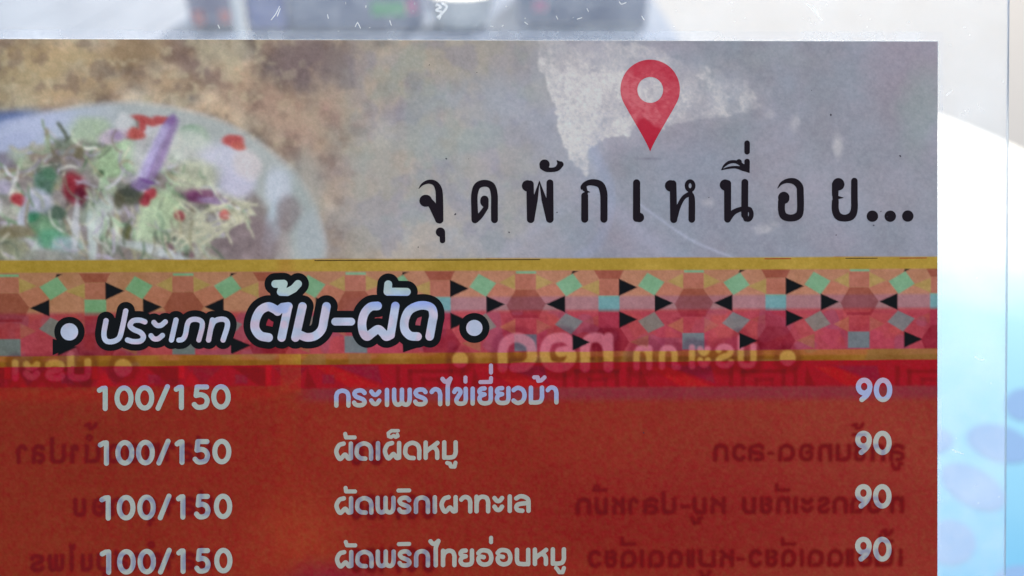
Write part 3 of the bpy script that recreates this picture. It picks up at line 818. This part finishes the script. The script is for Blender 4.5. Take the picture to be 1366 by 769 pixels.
# things far beyond the table, seen blurred through the top margin
pale = simple_mat('pale blue painted boards', (.032, .058, .105), .7)
white = simple_mat('white painted board', (.62, .70, .84), .6)
benchm = simple_mat('blue grey painted bench', (.07, .10, .16), .8, spec=.1)
white2 = simple_mat('white painted metal', (.8, .8, .8), .5)
blue = simple_mat('blue plastic', (.03, .07, .36), .45)
slate = simple_mat('blue grey cloth', (.025, .06, .19), .8, scale=5, col2=(.09, .12, .22))
mauve_m = simple_mat('mauve plastic', (.12, .10, .22), .5)
redm = simple_mat('red plastic', (.55, .05, .05), .45)
greenm = simple_mat('green plastic', (.03, .40, .12), .45)
pinkm = simple_mat('pink plastic', (.6, .12, .3), .5)
def standing(name, x0, x1, ybot, dist, h, depth, mat, label, cat, kind='box'):
    """a thing standing on the ground whose foot is hidden behind the menu: front face between two columns of the frame"""
    a, b = at(x0, ybot, dist), at(x1, ybot, dist)
    return a, b
def crate(x0, x1, y_low, dist, h, depth, mat, label, fill=()):
    a, b = at(x0, y_low, dist), at(x1, y_low, dist)
    wdt = b.x - a.x; cx = (a.x + b.x) / 2
    e = empty('plastic_crate', (cx, a.y + depth / 2, a.z), label=label, cat='crate', group='crates on the far bench')
    t = .012
    for nm, c, s in [('bottom', (0, 0, .006), (wdt, depth, t)), ('side_panel', (0, -depth / 2 + .006, h / 2 + .012), (wdt, t, h)), ('side_panel', (0, depth / 2 - .006, h / 2 + .012), (wdt, t, h)),
                     ('end_panel', (-wdt / 2 + .006, 0, h / 2 + .012), (t, depth - .024, h)), ('end_panel', (wdt / 2 - .006, 0, h / 2 + .012), (t, depth - .024, h)), 
                     ('rim', (0, -depth / 2 - .004, h), (wdt + .01, .008, .025))]:
        v, f = box(c, s); bevel(link(nm, v, f, mat, e), .004)
    return e, (cx, a.y + depth / 2, a.z, wdt)
# low bench that carries them
bz = 0.32
def shelf(x0, x1, ylow, dist, label):
    a, b = at(x0, ylow, dist), at(x1, ylow, dist)
    e = empty('bench', ((a.x + b.x) / 2, a.y + .3, 0), label=label, cat='bench')
    wdt = b.x - a.x + .1
    v, f = box((0, 0, a.z - .02), (wdt, .8, .038)); bevel(link('seat', v, f, benchm, e), .005)
    for sx in (-1, 1):
        for sy in (-1, 1):
            v, f = box((sx * (wdt / 2 - .05), sy * .33, (a.z - .04) / 2), (.05, .05, a.z - .04)); link('leg', v, f, benchm, e)
    return e
D_ = 2.6
shelf(240, 880, 44, D_, 'pale blue bench far behind the top edge of the card')
e, i_ = crate(254, 311, 37, D_, .30, .35, mauve_m, 'blurred dark mauve crate left of the white post')
e, i2 = crate(334, 384, 40, D_, .10, .35, blue, 'small deep blue crate right of the white post')
e, i3 = crate(388, 560, 41, D_, .32, .4, slate, 'wide blue grey crate beside the white container')
e, i4 = crate(690, 862, 38, D_ + .1, .34, .4, slate, 'wide slate blue crate right of the white container')
def ball(name, x, y, dist, r_, mat, label, cat, sq=1.0):
    c = at(x, y, dist)
    prof = [(max(.001, r_ * math.sin(math.pi * k / 10)), -r_ * sq * math.cos(math.pi * k / 10)) for k in range(11)]
    v, f = lathe(prof, 20)
    o = link(name, v, f, mat, smooth=True); o.location = c
    return tag(o, label, cat)
# front labels on crates, as parts
def decal(parent, info, x, y, dist, w2, h2, mat, name='label'):
    c = at(x, y, dist)
    v, f = box((c.x - parent.location.x, -parent_depth[parent.name] / 2 - .003, c.z - parent.location.z), (w2, .004, h2))
    link(name, v, f, mat, parent)
parent_depth = {o.name: d for o, d in zip([o for o in bpy.data.objects if o.name.startswith('plastic_crate')], [.35, .35, .4, .4])}
crs = [o for o in bpy.data.objects if o.name.startswith('plastic_crate')]
decal(crs[0], i_, 268, 22, D_, .03, .04, redm)
decal(crs[0], i_, 303, 20, D_, .03, .035, redm)
decal(crs[2], i3, 520, 8, D_, .10, .04, greenm)
decal(crs[2], i3, 551, 4, D_, .03, .04, pinkm)
decal(crs[3], i4, 720, 4, D_ + .1, .04, .03, pinkm)
# green item in the small crate
a = at(349, 8, D_ + .17)
v, f = lathe([(.05, -.10), (.055, -.02), (.05, .05), (.02, .09), (.018, .14)], 20)
o = link('bottle', v, f, greenm, smooth=True); o.location = (a.x, a.y, a.z + .10); tag(o, 'green plastic bottle standing in the small deep blue crate', 'bottle')
# white post
a = at(314, 40, D_ - .45); b = at(330, 40, D_ - .45)
pe = empty('post', ((a.x + b.x) / 2, a.y, 0), label='slim white post standing between the mauve and blue crates', cat='post')
v, f = lathe([((b.x - a.x) / 2, .02), ((b.x - a.x) / 2, 2.2)], 20); link('shaft', v, f, white2, pe, smooth=False)
v, f = lathe([(.09, 0), (.09, .02)], 20); link('foot', v, f, white2, pe)
# white tub
a = at(566, 42, D_); b = at(660, 42, D_)
cxx = (a.x + b.x) / 2; hw = (b.x - a.x) / 2
tub = empty('tub', (cxx, a.y + hw, a.z), label='glaring white tub with sloping side between two blue crates', cat='tub')
v, f = lathe([(hw * .75, 0), (hw * 1.0, .085)], 28); link('bowl', v, f, white2, tub)
v, f = lathe([(hw * 1.02, .086), (hw * 1.05, .095)], 28); link('rim', v, f, white2, tub)
# low platform of pale boards on the left
a = on_plane(-420, 62, .25); b = on_plane(262, 62, .25); far_y = on_plane(0, -70, .25).y
wl = empty('platform', ((a.x + b.x) / 2, (a.y + far_y) / 2, 0), label='low pale blue board platform far behind the upper left margin', cat='platform')
wdt = b.x - a.x; nb = 7; dp = far_y - a.y
for k in range(nb):
    v, f = box((-wdt / 2 + wdt * (k + .5) / nb, 0, .235), (wdt / nb - .006, dp, .03)); link('board', v, f, pale, wl)
for k in (-1, 1):
    v, f = box((0, k * (dp / 2 - .1), .11), (wdt, .06, .22)); link('bearer', v, f, pale, wl)

# ------------------------------------------------------------------ the menu card
menu = bpy.data.objects.new('laminated_menu', None); COL.objects.link(menu)
menu.matrix_world = MENU_M
tag(menu, 'laminated restaurant menu card with red price panel, patterned band and food photo', 'menu')
def grid_part(name, top, bot, xs, ny, h):
    """a printed field between two lines of the frame"""
    xs = np.asarray(xs); t = np.linspace(0, 1, ny)
    X = np.repeat(xs[None], ny, 0); Y = top(X) * (1 - t[:, None]) + bot(X) * t[:, None]
    x, y = X.ravel(), Y.ravel()
    u, v_ = plane(x, y)
    P = np.stack([u, v_, np.full_like(u, h)], -1)
    nx = len(xs)
    idx = np.arange(ny * nx).reshape(ny, nx)
    q = np.stack([idx[:-1, :-1], idx[1:, :-1], idx[1:, 1:], idx[:-1, 1:]], -1).reshape(-1, 4)
    me = bpy.data.meshes.new(name)
    me.vertices.add(len(P)); me.vertices.foreach_set('co', P.astype(np.float32).ravel())
    me.loops.add(q.size); me.loops.foreach_set('vertex_index', q.astype(np.int32).ravel())
    me.polygons.add(len(q)); me.polygons.foreach_set('loop_start', (np.arange(len(q)) * 4).astype(np.int32))
    me.update(calc_edges=True)
    a = me.color_attributes.new('Col', 'FLOAT_COLOR', 'POINT')
    c4 = np.ones((len(P), 4), np.float32); c4[:, :3] = sample(CL, x, y)
    a.data.foreach_set('color', c4.ravel())
    me.materials.append(PRINT)
    o = bpy.data.objects.new(name, me); COL.objects.link(o); o.parent = menu
    return o
xr = lambda y: 1251.4 - 4.4 * (y - 56) / 713
gx = np.concatenate([np.arange(-410, -10, 5.0), np.arange(-10, 1250.6, 1.3)])
gx[-1] = 1250.4
def shear_grid(name, top, bot, ny, h):
    o = grid_part(name, top, bot, gx, ny, h)
    return o
top_l = lambda x: 52.6 + 3.6 * x / 1250
mid_l = lambda x: 350.2 - 5.4 * x / 1250
bot_l = lambda x: 489.8 - 10.6 * x / 1250
end_l = lambda x: 0 * x + 780.0
far_l = lambda x: 0 * x + 995.0
HT = 0.00006
shear_grid('food_photo', top_l, mid_l, 228, HT)
shear_grid('pattern_band', mid_l, bot_l, 108, HT)
shear_grid('price_panel', bot_l, end_l, 226, HT)
o = grid_part('lower_panel', end_l, far_l, np.arange(-410, 1251, 5.0), 40, HT)
# paper body
pp = [(-411, 51.2), (1251.4, 55.2), (1247.0, 769), (1245.6, 996), (-411, 996)]
def slab(name, pts, z0, z1, mat, inner=None):
    """flat sheet of real thickness with an outline in frame pixels"""
    n = len(pts)
    u, v_ = plane([p[0] for p in pts], [p[1] for p in pts])
    V = [(u[k], v_[k], z1) for k in range(n)] + [(u[k], v_[k], z0) for k in range(n)]
    Fc = []
    if inner is None:
        Fc = [list(range(n))[::-1], [n + k for k in range(n)]]
        Fc += [[k, (k + 1) % n, n + (k + 1) % n, n + k] for k in range(n)]
    return link(name, V, Fc, mat, menu)
slab('paper_sheet', pp, -0.0001, 0.00002, PAPER)
# clear margin: strips around the paper, each a solid of its own outline
def margin(name, quads, z0, z1, mat):
    V, Fc = [], []
    for q in quads:
        n = len(V)
        u, v_ = plane([p[0] for p in q], [p[1] for p in q])
        V += [(u[k], v_[k], z1) for k in range(4)]
        Fc += [[n, n + 3, n + 2, n + 1]]
    return link(name, V, Fc, mat, menu)
S_ = 8
# right margin + top margin share the corner: laid out without overlap
film_q = [[(-411, -62), (1258, -58), (1258.5, 43), (-411, 40)],
          [(1258, -58), (1345.5, -58), (1345, 43), (1258.5, 43)],
          [(1258.5, 43), (1345, 43), (1340, 769), (1254.5, 769)],
          [(1254.5, 769), (1340, 769), (1338.6, 1060), (1253, 1060)]]
margin('laminate_film', film_q, 0, .00005, FILM)
seam_q = [[(-411, 40), (1258.5, 43), (1251.4, 55.2), (-411, 51.2)],
          [(1251.4, 55.2), (1258.5, 43), (1254.5, 769), (1247.0, 769)],
          [(1247.0, 769), (1254.5, 769), (1253, 1060), (1245.6, 996)]]
margin('laminate_seam', seam_q, 0, .00005, SEAM)
# cut edge of the film, a thin bright lip
EDGE = film_mat('cut film edge', .22, tint=(.93, .95, .99), hazecol=(.72, .78, .88))
slab('film_edge', [(1344.6, -58), (1345.9, -58), (1340.6, 769), (1339, 1060), (1337.8, 1060), (1339.4, 769)], -.0002, .0003, EDGE)

# ---- lettering
def tone(x, y):
    """colour of the unprinted letters: white paper tinted by what lies on the reverse"""
    yr_ = y + 6 * (x - 683) / 1250
    a = sm(513, 519, yr_)[:, None]; b = sm(531, 538, yr_)[:, None]
    c = np.array([172, 154, 176.]) * (1 - a) + np.array([152, 162, 196.]) * a
    c = c * (1 - b) + np.array([168, 170, 160.]) * b
    lft = (1 - sm(330, 400, x))[:, None]
    c2 = np.array([158, 160, 186.]) * (1 - a) + np.array([160, 176, 168.]) * a
    c2 = c2 * (1 - b) + np.array([166, 174, 166.]) * b
    c = c * (1 - lft) + c2 * lft
    rt = sm(1000, 1100, x)[:, None]; c = c + rt * 8
    g = sample(GHW, x, y)[:, None]
    return c * (1 - g) + (c * np.array([.80, .79, .95])) * g
def text_part(name, strokes, colfn, h=0.00010, grow=0.0, step=0.55, label=None):
    xs_, ys_, D_ = raster(strokes, step, 2, grow)
    o = flat(name, xs_, ys_, D_, colfn, h, menu)
    if label: o['label'] = label
    return o
k5 = 5.694
title = []
o4, o5, o6, o7 = (545, 200), (690, 200), (870, 180), (1020, 220)
title.append(px(o4, k5, [[(78,296,2),(105,264,9),(150,244,15),(198,254,20),(228,300,26),(235,380,28),(236,532,29)], [(150,385,26),(185,430,30),(232,530,30)], [(128,388,45),(134,388,45)]]))
title.append(px(o4, k5, [[(242,626,35),(243,627,35)], [(257,626,21),(258,690,21)]]))
title.append(px(o4, k5, [[(505,532,27),(501,440,25),(501,340,25),(524,275,26),(578,255,26),(630,275,26),(651,340,26),(652,440,26),(653,532,26)], [(508,530,27),(545,500,22),(588,440,18)], [(577,380,31),(577,400,31),(590,430,18)]]))
title.append(px(o5, k5, [[(78,275,43),(80,276,43)], [(97,262,28),(102,528,29)], [(102,528,28),(136,380,20),(168,238,2)], [(168,238,2),(204,380,20),(247,528,28)], [(248,252,26),(248,528,28)]], straight=True))
title.append(px(o5, k5, [[(205,112,37),(209,112,37)], [(198,128,28),(225,150,20),(268,153,17),(305,142,20),(328,112,24)], [(328,112,22),(306,88,6),(300,82,2)]]))
title.append(px(o5, k5, [[(487,300,5),(500,280,18),(530,255,20),(580,249,25),(632,268,27),(655,325,28),(658,400,27),(658,528,27)], [(512,350,26),(512,528,27)]]) + px(o5, k5, [[(508,290,20),(512,300,18)], [(514,300,15),(526,318,10),(552,323,2)], [(526,320,11),(514,348,22)]], straight=True))
title.append(px(o5, k5, [[(906,252,27),(906,520,28)], [(926,514,36),(927,515,36)]]))
title.append(px(o6, k5, [[(139,388,43),(141,390,43)], [(158,372,25),(163,644,27)]]) + px(o6, k5, [[(163,642,26),(200,545,17),(238,478,16),(290,446,18)], [(290,446,16),(300,490,24),(300,644,25)], [(x, y, 15) for x, y in circ(287, 388, 26, 34)]]))
title.append(px(o6, k5, [[(554,382,42),(556,384,42)], [(572,372,27),(572,642,26)], [(703,362,26),(701,610,26)]]) + px(o6, k5, [[(572,642,24),(620,588,20),(690,562,18),(740,570,20)], [(x, y, 18) for x, y in circ(726, 604, 26, 40)], [(700,600,24),(712,640,20)]]))
title.append(px(o6, k5, [[(524,269,2),(548,236,9),(585,210,12),(630,206,12),(668,222,14),(700,250,18)], [(524,269,2),(570,254,8),(630,247,10),(690,262,14),(737,288,3)], [(658,206,20),(660,207,20)], [(720,204,21),(720,255,20)], [(724,250,16),(737,287,3)]]))
title.append(px(o6, k5, [[(720,65,21),(720,130,21)]]))
k7 = 6.505
title.append(px(o7, k7, [[(112,204,3),(145,162,12),(200,140,20),(262,148,28),(302,190,30),(308,250,30),(308,400,30),(282,448,32),(225,463,30),(168,448,32),(146,400,30),(146,320,31)], [(165,284,49),(165,292,49)]]))
title.append(px(o7, k7, [[(638,168,52),(639,172,52)], [(612,170,30),(611,262,28)], [(612,320,30),(612,390,31),(636,446,33),(692,464,30),(750,446,33),(776,390,30),(777,280,29),(777,142,28)]]) + px(o7, k7, [[(612,262,26),(614,316,26)], [(630,285,16),(684,287,1.5)]], straight=True))
for x, y in [(933, 447), (1088, 447), (1240, 446)]: title.append(px(o7, k7, [[(x, y, 49), (x + 1, y, 49)]]))
blackc = lambda x, y: np.repeat(np.array([[37., 32, 36]]), len(x), 0)
tl = empty('title_lettering', (0, 0, 0)); tl.parent = menu
def letters(parent, name, items, colfn, h, step=.5):
    for st in items:
        xs_, ys_, D_ = raster(st, step, 2)
        o = flat(name, xs_, ys_, D_, colfn, h, parent)
letters(tl, 'letter', title, blackc, .00010)

# location pin: ring head running to a point
P = [np.array((867.2, 119.6 + 82.5 * t, 39.2 * (1 - t) ** (1.0 + .12 * t) + .4)) for t in np.linspace(0, 1, 60)]
xs_, ys_, D_ = raster([[p] for p in P], .6, 3)
XG, YG = np.meshgrid(xs_, ys_)
D_ = np.maximum(D_, 17.2 - np.hypot(XG - 867.3, YG - 120.4))
GLARE = glare
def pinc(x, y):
    l = sample(GLARE, x, y)[:, None]  # pin colour pales where the painted glare crosses it
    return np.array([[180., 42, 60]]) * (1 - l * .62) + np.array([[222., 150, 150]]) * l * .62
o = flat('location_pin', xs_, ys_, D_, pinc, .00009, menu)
o['label'] = 'red map pin with a round hole'

# heading
kh = 5.254; oh = (60, 390)
small = [px(oh, kh, [[(430,200),(415,290),(428,338),(470,347),(518,325),(540,265),(568,132)]], 3.5),
         px(oh, kh, [[(702,208),(665,196),(618,202),(598,235),(625,262),(670,282),(692,312),(672,342),(620,346),(580,335)]], 3.5),
         px(oh, kh, [[(765,212),(785,232),(815,232),(845,208)]], 3.4), px(oh, kh, [[(745,305),(765,326),(795,326),(825,303)]], 3.4),
         px(oh, kh, [[(920,195),(888,335)]], 3.5),
         px(oh, kh, [[(940,336),(965,330),(985,300),(1000,225),(1020,197),(1060,190),(1098,205),(1103,245),(1080,335)]], 3.4),
         px(oh, kh, [[(1175,195),(1148,335)], [(1165,250),(1185,208),(1225,190),(1268,196),(1280,235),(1250,335)]], 3.5),
         [[np.array((92.7, 442.9, 11.4)), np.array((93.2, 442.9, 11.4))]]]
k2 = 6.406; o2 = (310, 355); o3 = (450, 355)
big = [px(o2, k2, [[(310,612),(240,595),(196,535),(200,460),(240,382),(305,348),(360,368),(388,388)]], 5.9) + px(o2, k2, [[(388,388),(430,352),(480,346)], [(478,346),(422,612)]], 5.6, True),
       px(o2, k2, [[(368,154),(440,152),(415,222),(470,224),(525,195),(562,154)]], 5.2, True),
       px(o2, k2, [[(600,346),(540,612)]], 5.6) + px(o2, k2, [[(580,590),(640,610),(710,596),(765,540),(785,450),(805,346)]], 5.7),
       px(o2, k2, [[(880,476),(1016,476)]], 5.2),
       px(o3, 6.41, [[(345,342),(285,350),(235,402),(212,485),(222,565),(255,604),(300,572),(350,542),(390,572),(418,604),(456,590)]], 5.7) + px(o3, 6.41, [[(497,342),(456,590)]], 5.5),
       px(o3, 6.41, [[(436,158),(430,220),(594,222)]], 5.3, True),
       px(o3, 6.41, [[(686,604),(622,596),(578,545),(576,465),(612,385),(680,345),(750,338),(806,362),(822,420),(812,480),(790,602)]], 5.7),
       [[np.array((632.5, 437.7, 10.6)), np.array((633, 437.7, 10.6))]]]
fillcols = np.array([[180,190,210],[198,184,202],[166,200,214],[190,198,196],[164,178,216],[194,190,208]], float)
N1, N2 = vnoise(17, 801), vnoise(13, 811)
def holo(x, y):
    a = sample(N1, x, y); b = sample(N2, x, y)
    s = (y - 395) / 70 * 2.6 + a * 2.6
    i = np.clip(s.astype(int), 0, 4); f_ = sm(.25, .75, s - i)[:, None]
    c = fillcols[(i + 3) % 6] * (1 - f_) + fillcols[(i + 4) % 6] * f_
    top = (1 - sm(380, 412, y))[:, None]
    c = c * (1 - top * .75) + np.array([166, 192, 184.]) * top * .75
    rt = sm(440, 520, x)[:, None] * (1 - sm(404, 416, y))[:, None] * sm(392, 396, y)[:, None]
    c = c * (1 - rt * .8) + np.array([140, 164, 226.]) * rt * .8
    return c * (.94 + .1 * b[:, None])
so = [s for g in small for s in g]; bo = [s for g in big for s in g]
Xb = (66, 355, 660, 480)
xs_, ys_, Da = raster(so, .55, 2, 8.6, Xb); _, _, Db = raster(bo, .55, 2, 9.3, Xb)
DD = np.minimum(Da, Db)
XG, YG = np.meshgrid(xs_, ys_)
def tri(D0, pts):
    d = np.full(XG.shape, -1e9); c = np.mean(pts, 0)
    for k in range(3):
        p, q = np.array(pts[k], float), np.array(pts[(k + 1) % 3], float)
        e_ = q - p; n = np.array([e_[1], -e_[0]]) / np.hypot(*e_)
        if (c - p) @ n > 0: n = -n
        d = np.maximum(d, (XG - p[0]) * n[0] + (YG - p[1]) * n[1])
    return np.minimum(D0, d)
DD = tri(DD, [(70.5, 452), (70.5, 474), (99, 462)])
DD = tri(DD, [(308.5, 453), (308.5, 471.5), (331.5, 461)])
DD = tri(DD, [(537, 452), (538, 470), (566, 461)])
outc = lambda x, y: np.repeat(np.array([[24., 24, 30]]), len(x), 0)
flat('heading_outline', xs_, ys_, DD, outc, .00009, menu)
hl = empty('heading_lettering', (0, 0, 0)); hl.parent = menu
letters(hl, 'letter', small + big, holo, .00013)

# dishes and prices
def from_crop(ox, k, items): return [(c, ox + a / k, ox + b / k) for c, a, b in items]
def glyphs(items, y0, y1, r, sl=-.010, xref=446):
    return [place(c, a, b, y0 + sl * ((a + b) / 2 - xref), y1 + sl * ((a + b) / 2 - xref), r) for c, a, b in items]
z = 8.5375
def mk(ox, oy, k, strokes, r=2.7): return px((ox, oy), k, strokes, r, True)
def merge(gs, extra): return gs + extra
d1 = glyphs(from_crop(440, z, [('ก',50,238),('ร',252,425),('ะ',448,588),('เ',625,678),('พ',708,935),('ร',948,1118),('า',1135,1282)]) +
            from_crop(590, z, [('ไ',-22,118),('ข',112,292),('เ',320,372),('ย',398,577),('ย',597,778),('ว',786,962),('ม',984,1160),('า',1176,1324)]), 518.6, 544.3, 2.95, -.0155)
d1 += [mk(590, 490, z, [[(264,118),(264,164)]]), mk(590, 490, z, [[(434,170),(552,168),(555,124)]]), mk(590, 490, z, [[(554,-18),(554,62)]]),
       mk(590, 490, z, [[(1046,116),(1086,116),(1092,156),(1126,152),(1164,116)]])]
z2 = 7.589
d2_ = glyphs(from_crop(440, z2, [('ผ',44,236),('ด',250,440),('เ',464,512),('ผ',536,724),('ด',742,928),('ห',948,1112),('ม',1136,1296)]), 589.2, 615.4, 2.95, -.012)
d2_ += [mk(440, 565, z2, [[(156,106),(164,142),(252,142)]]), mk(440, 565, z2, [[(692,74),(626,74),(592,98),(596,132),(622,140),(646,122),(668,140),(690,128),(684,112)]], 2.3),
        mk(440, 565, z2, [[(1188,400),(1216,408),(1226,436),(1262,438),(1272,398)]])]
d3_ = glyphs(from_crop(440, z, [('ผ',52,268),('ด',288,498),('พ',520,750),('ร',766,932),('ก',956,1142),('เ',1170,1222)]) +
             from_crop(570, z, [('ผ',138,348),('า',362,514),('ท',536,718),('ะ',740,876),('เ',912,966),('ล',988,1178)]), 662.2, 687.3, 2.95, -.0115)
d3_ += [mk(440, 640, z, [[(180,94),(186,134),(288,134)]]), mk(440, 640, z, [[(782,124),(904,122)]])]
d4_ = glyphs(from_crop(440, z, [('ผ',58,270),('ด',290,500),('พ',522,752),('ร',770,934),('ก',958,1142),('ไ',1122,1262),('ท',1264,1444)]) +
             from_crop(600, z, [('ย',98,278),('อ',300,498),('อ',520,715),('น',740,918),('ห',944,1122),('ม',1148,1324)]), 733.9, 758.8, 2.95, -.013)
d4_ += [mk(440, 699, z, [[(182,206),(196,244),(290,244)]]), mk(440, 699, z, [[(786,230),(904,228)]]), mk(600, 699, z, [[(470,158),(470,208)]]),
        mk(600, 699, z, [[(1210,500),(1228,520),(1246,550),(1284,550),(1300,502)]])]
for g in (d1, d2_, d3_, d4_):
    e = empty('dish_name', (0, 0, 0)); e.parent = menu
    letters(e, 'letter', g, tone, .00010, .5)
pr = [(129.5,144),(153,178.5),(180.5,206),(207.7,227),(232,245.6),(256,280),(282,308)]
pr3 = [(132.8,148),(156,181),(183.4,208),(210.6,229),(235,247.5),(259,281),(285.5,310)]
for row, (t0, y0, y1) in enumerate([(0, 514.4, 548.2), (.4, 587.2, 621.2), (1, 660.4, 694.3), (1.15, 732.6, 766.6)]):
    it = [(c, a[0] * (1 - t0) + b[0] * t0, a[1] * (1 - t0) + b[1] * t0) for c, a, b in zip('100/150', pr, pr3)]
    e = empty('price', (0, 0, 0)); e.parent = menu
    letters(e, 'digit', glyphs(it, y0, y1, 3.35, -.013, 168), tone, .00010, .5)
for row, (dx, y0, y1) in enumerate([(0, 504, 536.6), (-.8, 574.8, 607.2), (-1, 645.9, 678.6), (-1, 716.2, 749.2)]):
    e = empty('price', (0, 0, 0)); e.parent = menu
    letters(e, 'digit', glyphs([('9', 1141.4 + dx, 1163.6 + dx), ('0', 1165.3 + dx, 1190 + dx)], y0, y1, 3.4, 0), tone, .00010, .5)

# dark hairline where the photo meets the gold rule, specks, scratches
def line(name, pts, r, colfn, h, mat=None, straight=False):
    st = [np.array((x, y, r)) for x, y in pts] if straight or len(pts) < 3 else smooth([(x, y, r) for x, y in pts])
    xs_, ys_, D_ = raster([st], .4, 2)
    return flat(name, xs_, ys_, D_, colfn, h, menu, mat)
line('printed_hairline', [(420, 347.9), (720, 346.6)], .55, lambda x, y: np.repeat([[60., 48, 34]], len(x), 0), .00008)
line('printed_hairline', [(1020, 345.6), (1055, 345.4)], .5, lambda x, y: np.repeat([[150., 40, 40]], len(x), 0), .00008)
line('printed_hairline', [(1128, 344.9), (1170, 344.7)], .5, lambda x, y: np.repeat([[80., 60, 40]], len(x), 0), .00008)
line('printed_hairline', [(1200, 344.6), (1236, 344.4)], .5, lambda x, y: np.repeat([[150., 50, 44]], len(x), 0), .00008)
rs = random.Random(4)
specks = [(607, 286.5, .9), (679, 310, .8), (743, 284, .7), (1108, 154, 1.0), (1200, 208, .8), (1115, 314, .7), (595, 212, .8), (858, 577, .6), (558, 330, .7), (1165, 301, .8)]
for k in range(8): specks.append((rs.uniform(450, 1240), rs.uniform(70, 335), rs.uniform(.3, .6)))
for x, y, r_ in specks[:36]:
    line('dust_speck', [(x, y), (x + rs.uniform(-1, 1), y + rs.uniform(-1, 1.2))], r_, lambda x, y: np.repeat([[62., 60, 70]], len(x), 0), .00014)
def scr(pts, r, h=.00009): return line('scratch', pts, r, lambda x, y: np.repeat([[220., 226, 236]], len(x), 0), h, SCR)
scr([(583, 6), (588, 10), (582, 14), (590, 17), (584, 23), (592, 16), (596, 9), (590, 5)], 1.5)
scr([(588, 22), (586, 26)], 1.0)
for pts in [[(362,27),(368,19),(373,9)],[(370,22),(374,12)],[(477,30),(480,36)],[(520,28),(522,34)],[(1076,5),(1088,18),(1097,28)],[(1084,8),(1092,20)],[(291,34),(293,38)],
            [(474,36),(477,31),(481,38)],[(783,12),(785,16)],[(742,22),(744,26)],[(700,30),(704,33)],[(826,3),(829,6),(835,4)],[(770,26),(776,24)],[(856,22),(859,27)],[(437,20),(438,25)],
            [(1300,476),(1307,480),(1312,480)],[(1270,600),(1285,606)],[(1262,128),(1270,121)]]:
    scr(pts, .55)
for k in range(46):
    x = rs.uniform(440, 1240); y = rs.uniform(2, 38)
    if rs.random() < .35: x = rs.uniform(1262, 1338); y = rs.uniform(20, 740)
    a = rs.uniform(0, 3.1); L_ = rs.uniform(.5, 3)
    scr([(x, y), (x + math.cos(a) * L_, y + math.sin(a) * L_)], rs.uniform(.25, .5))
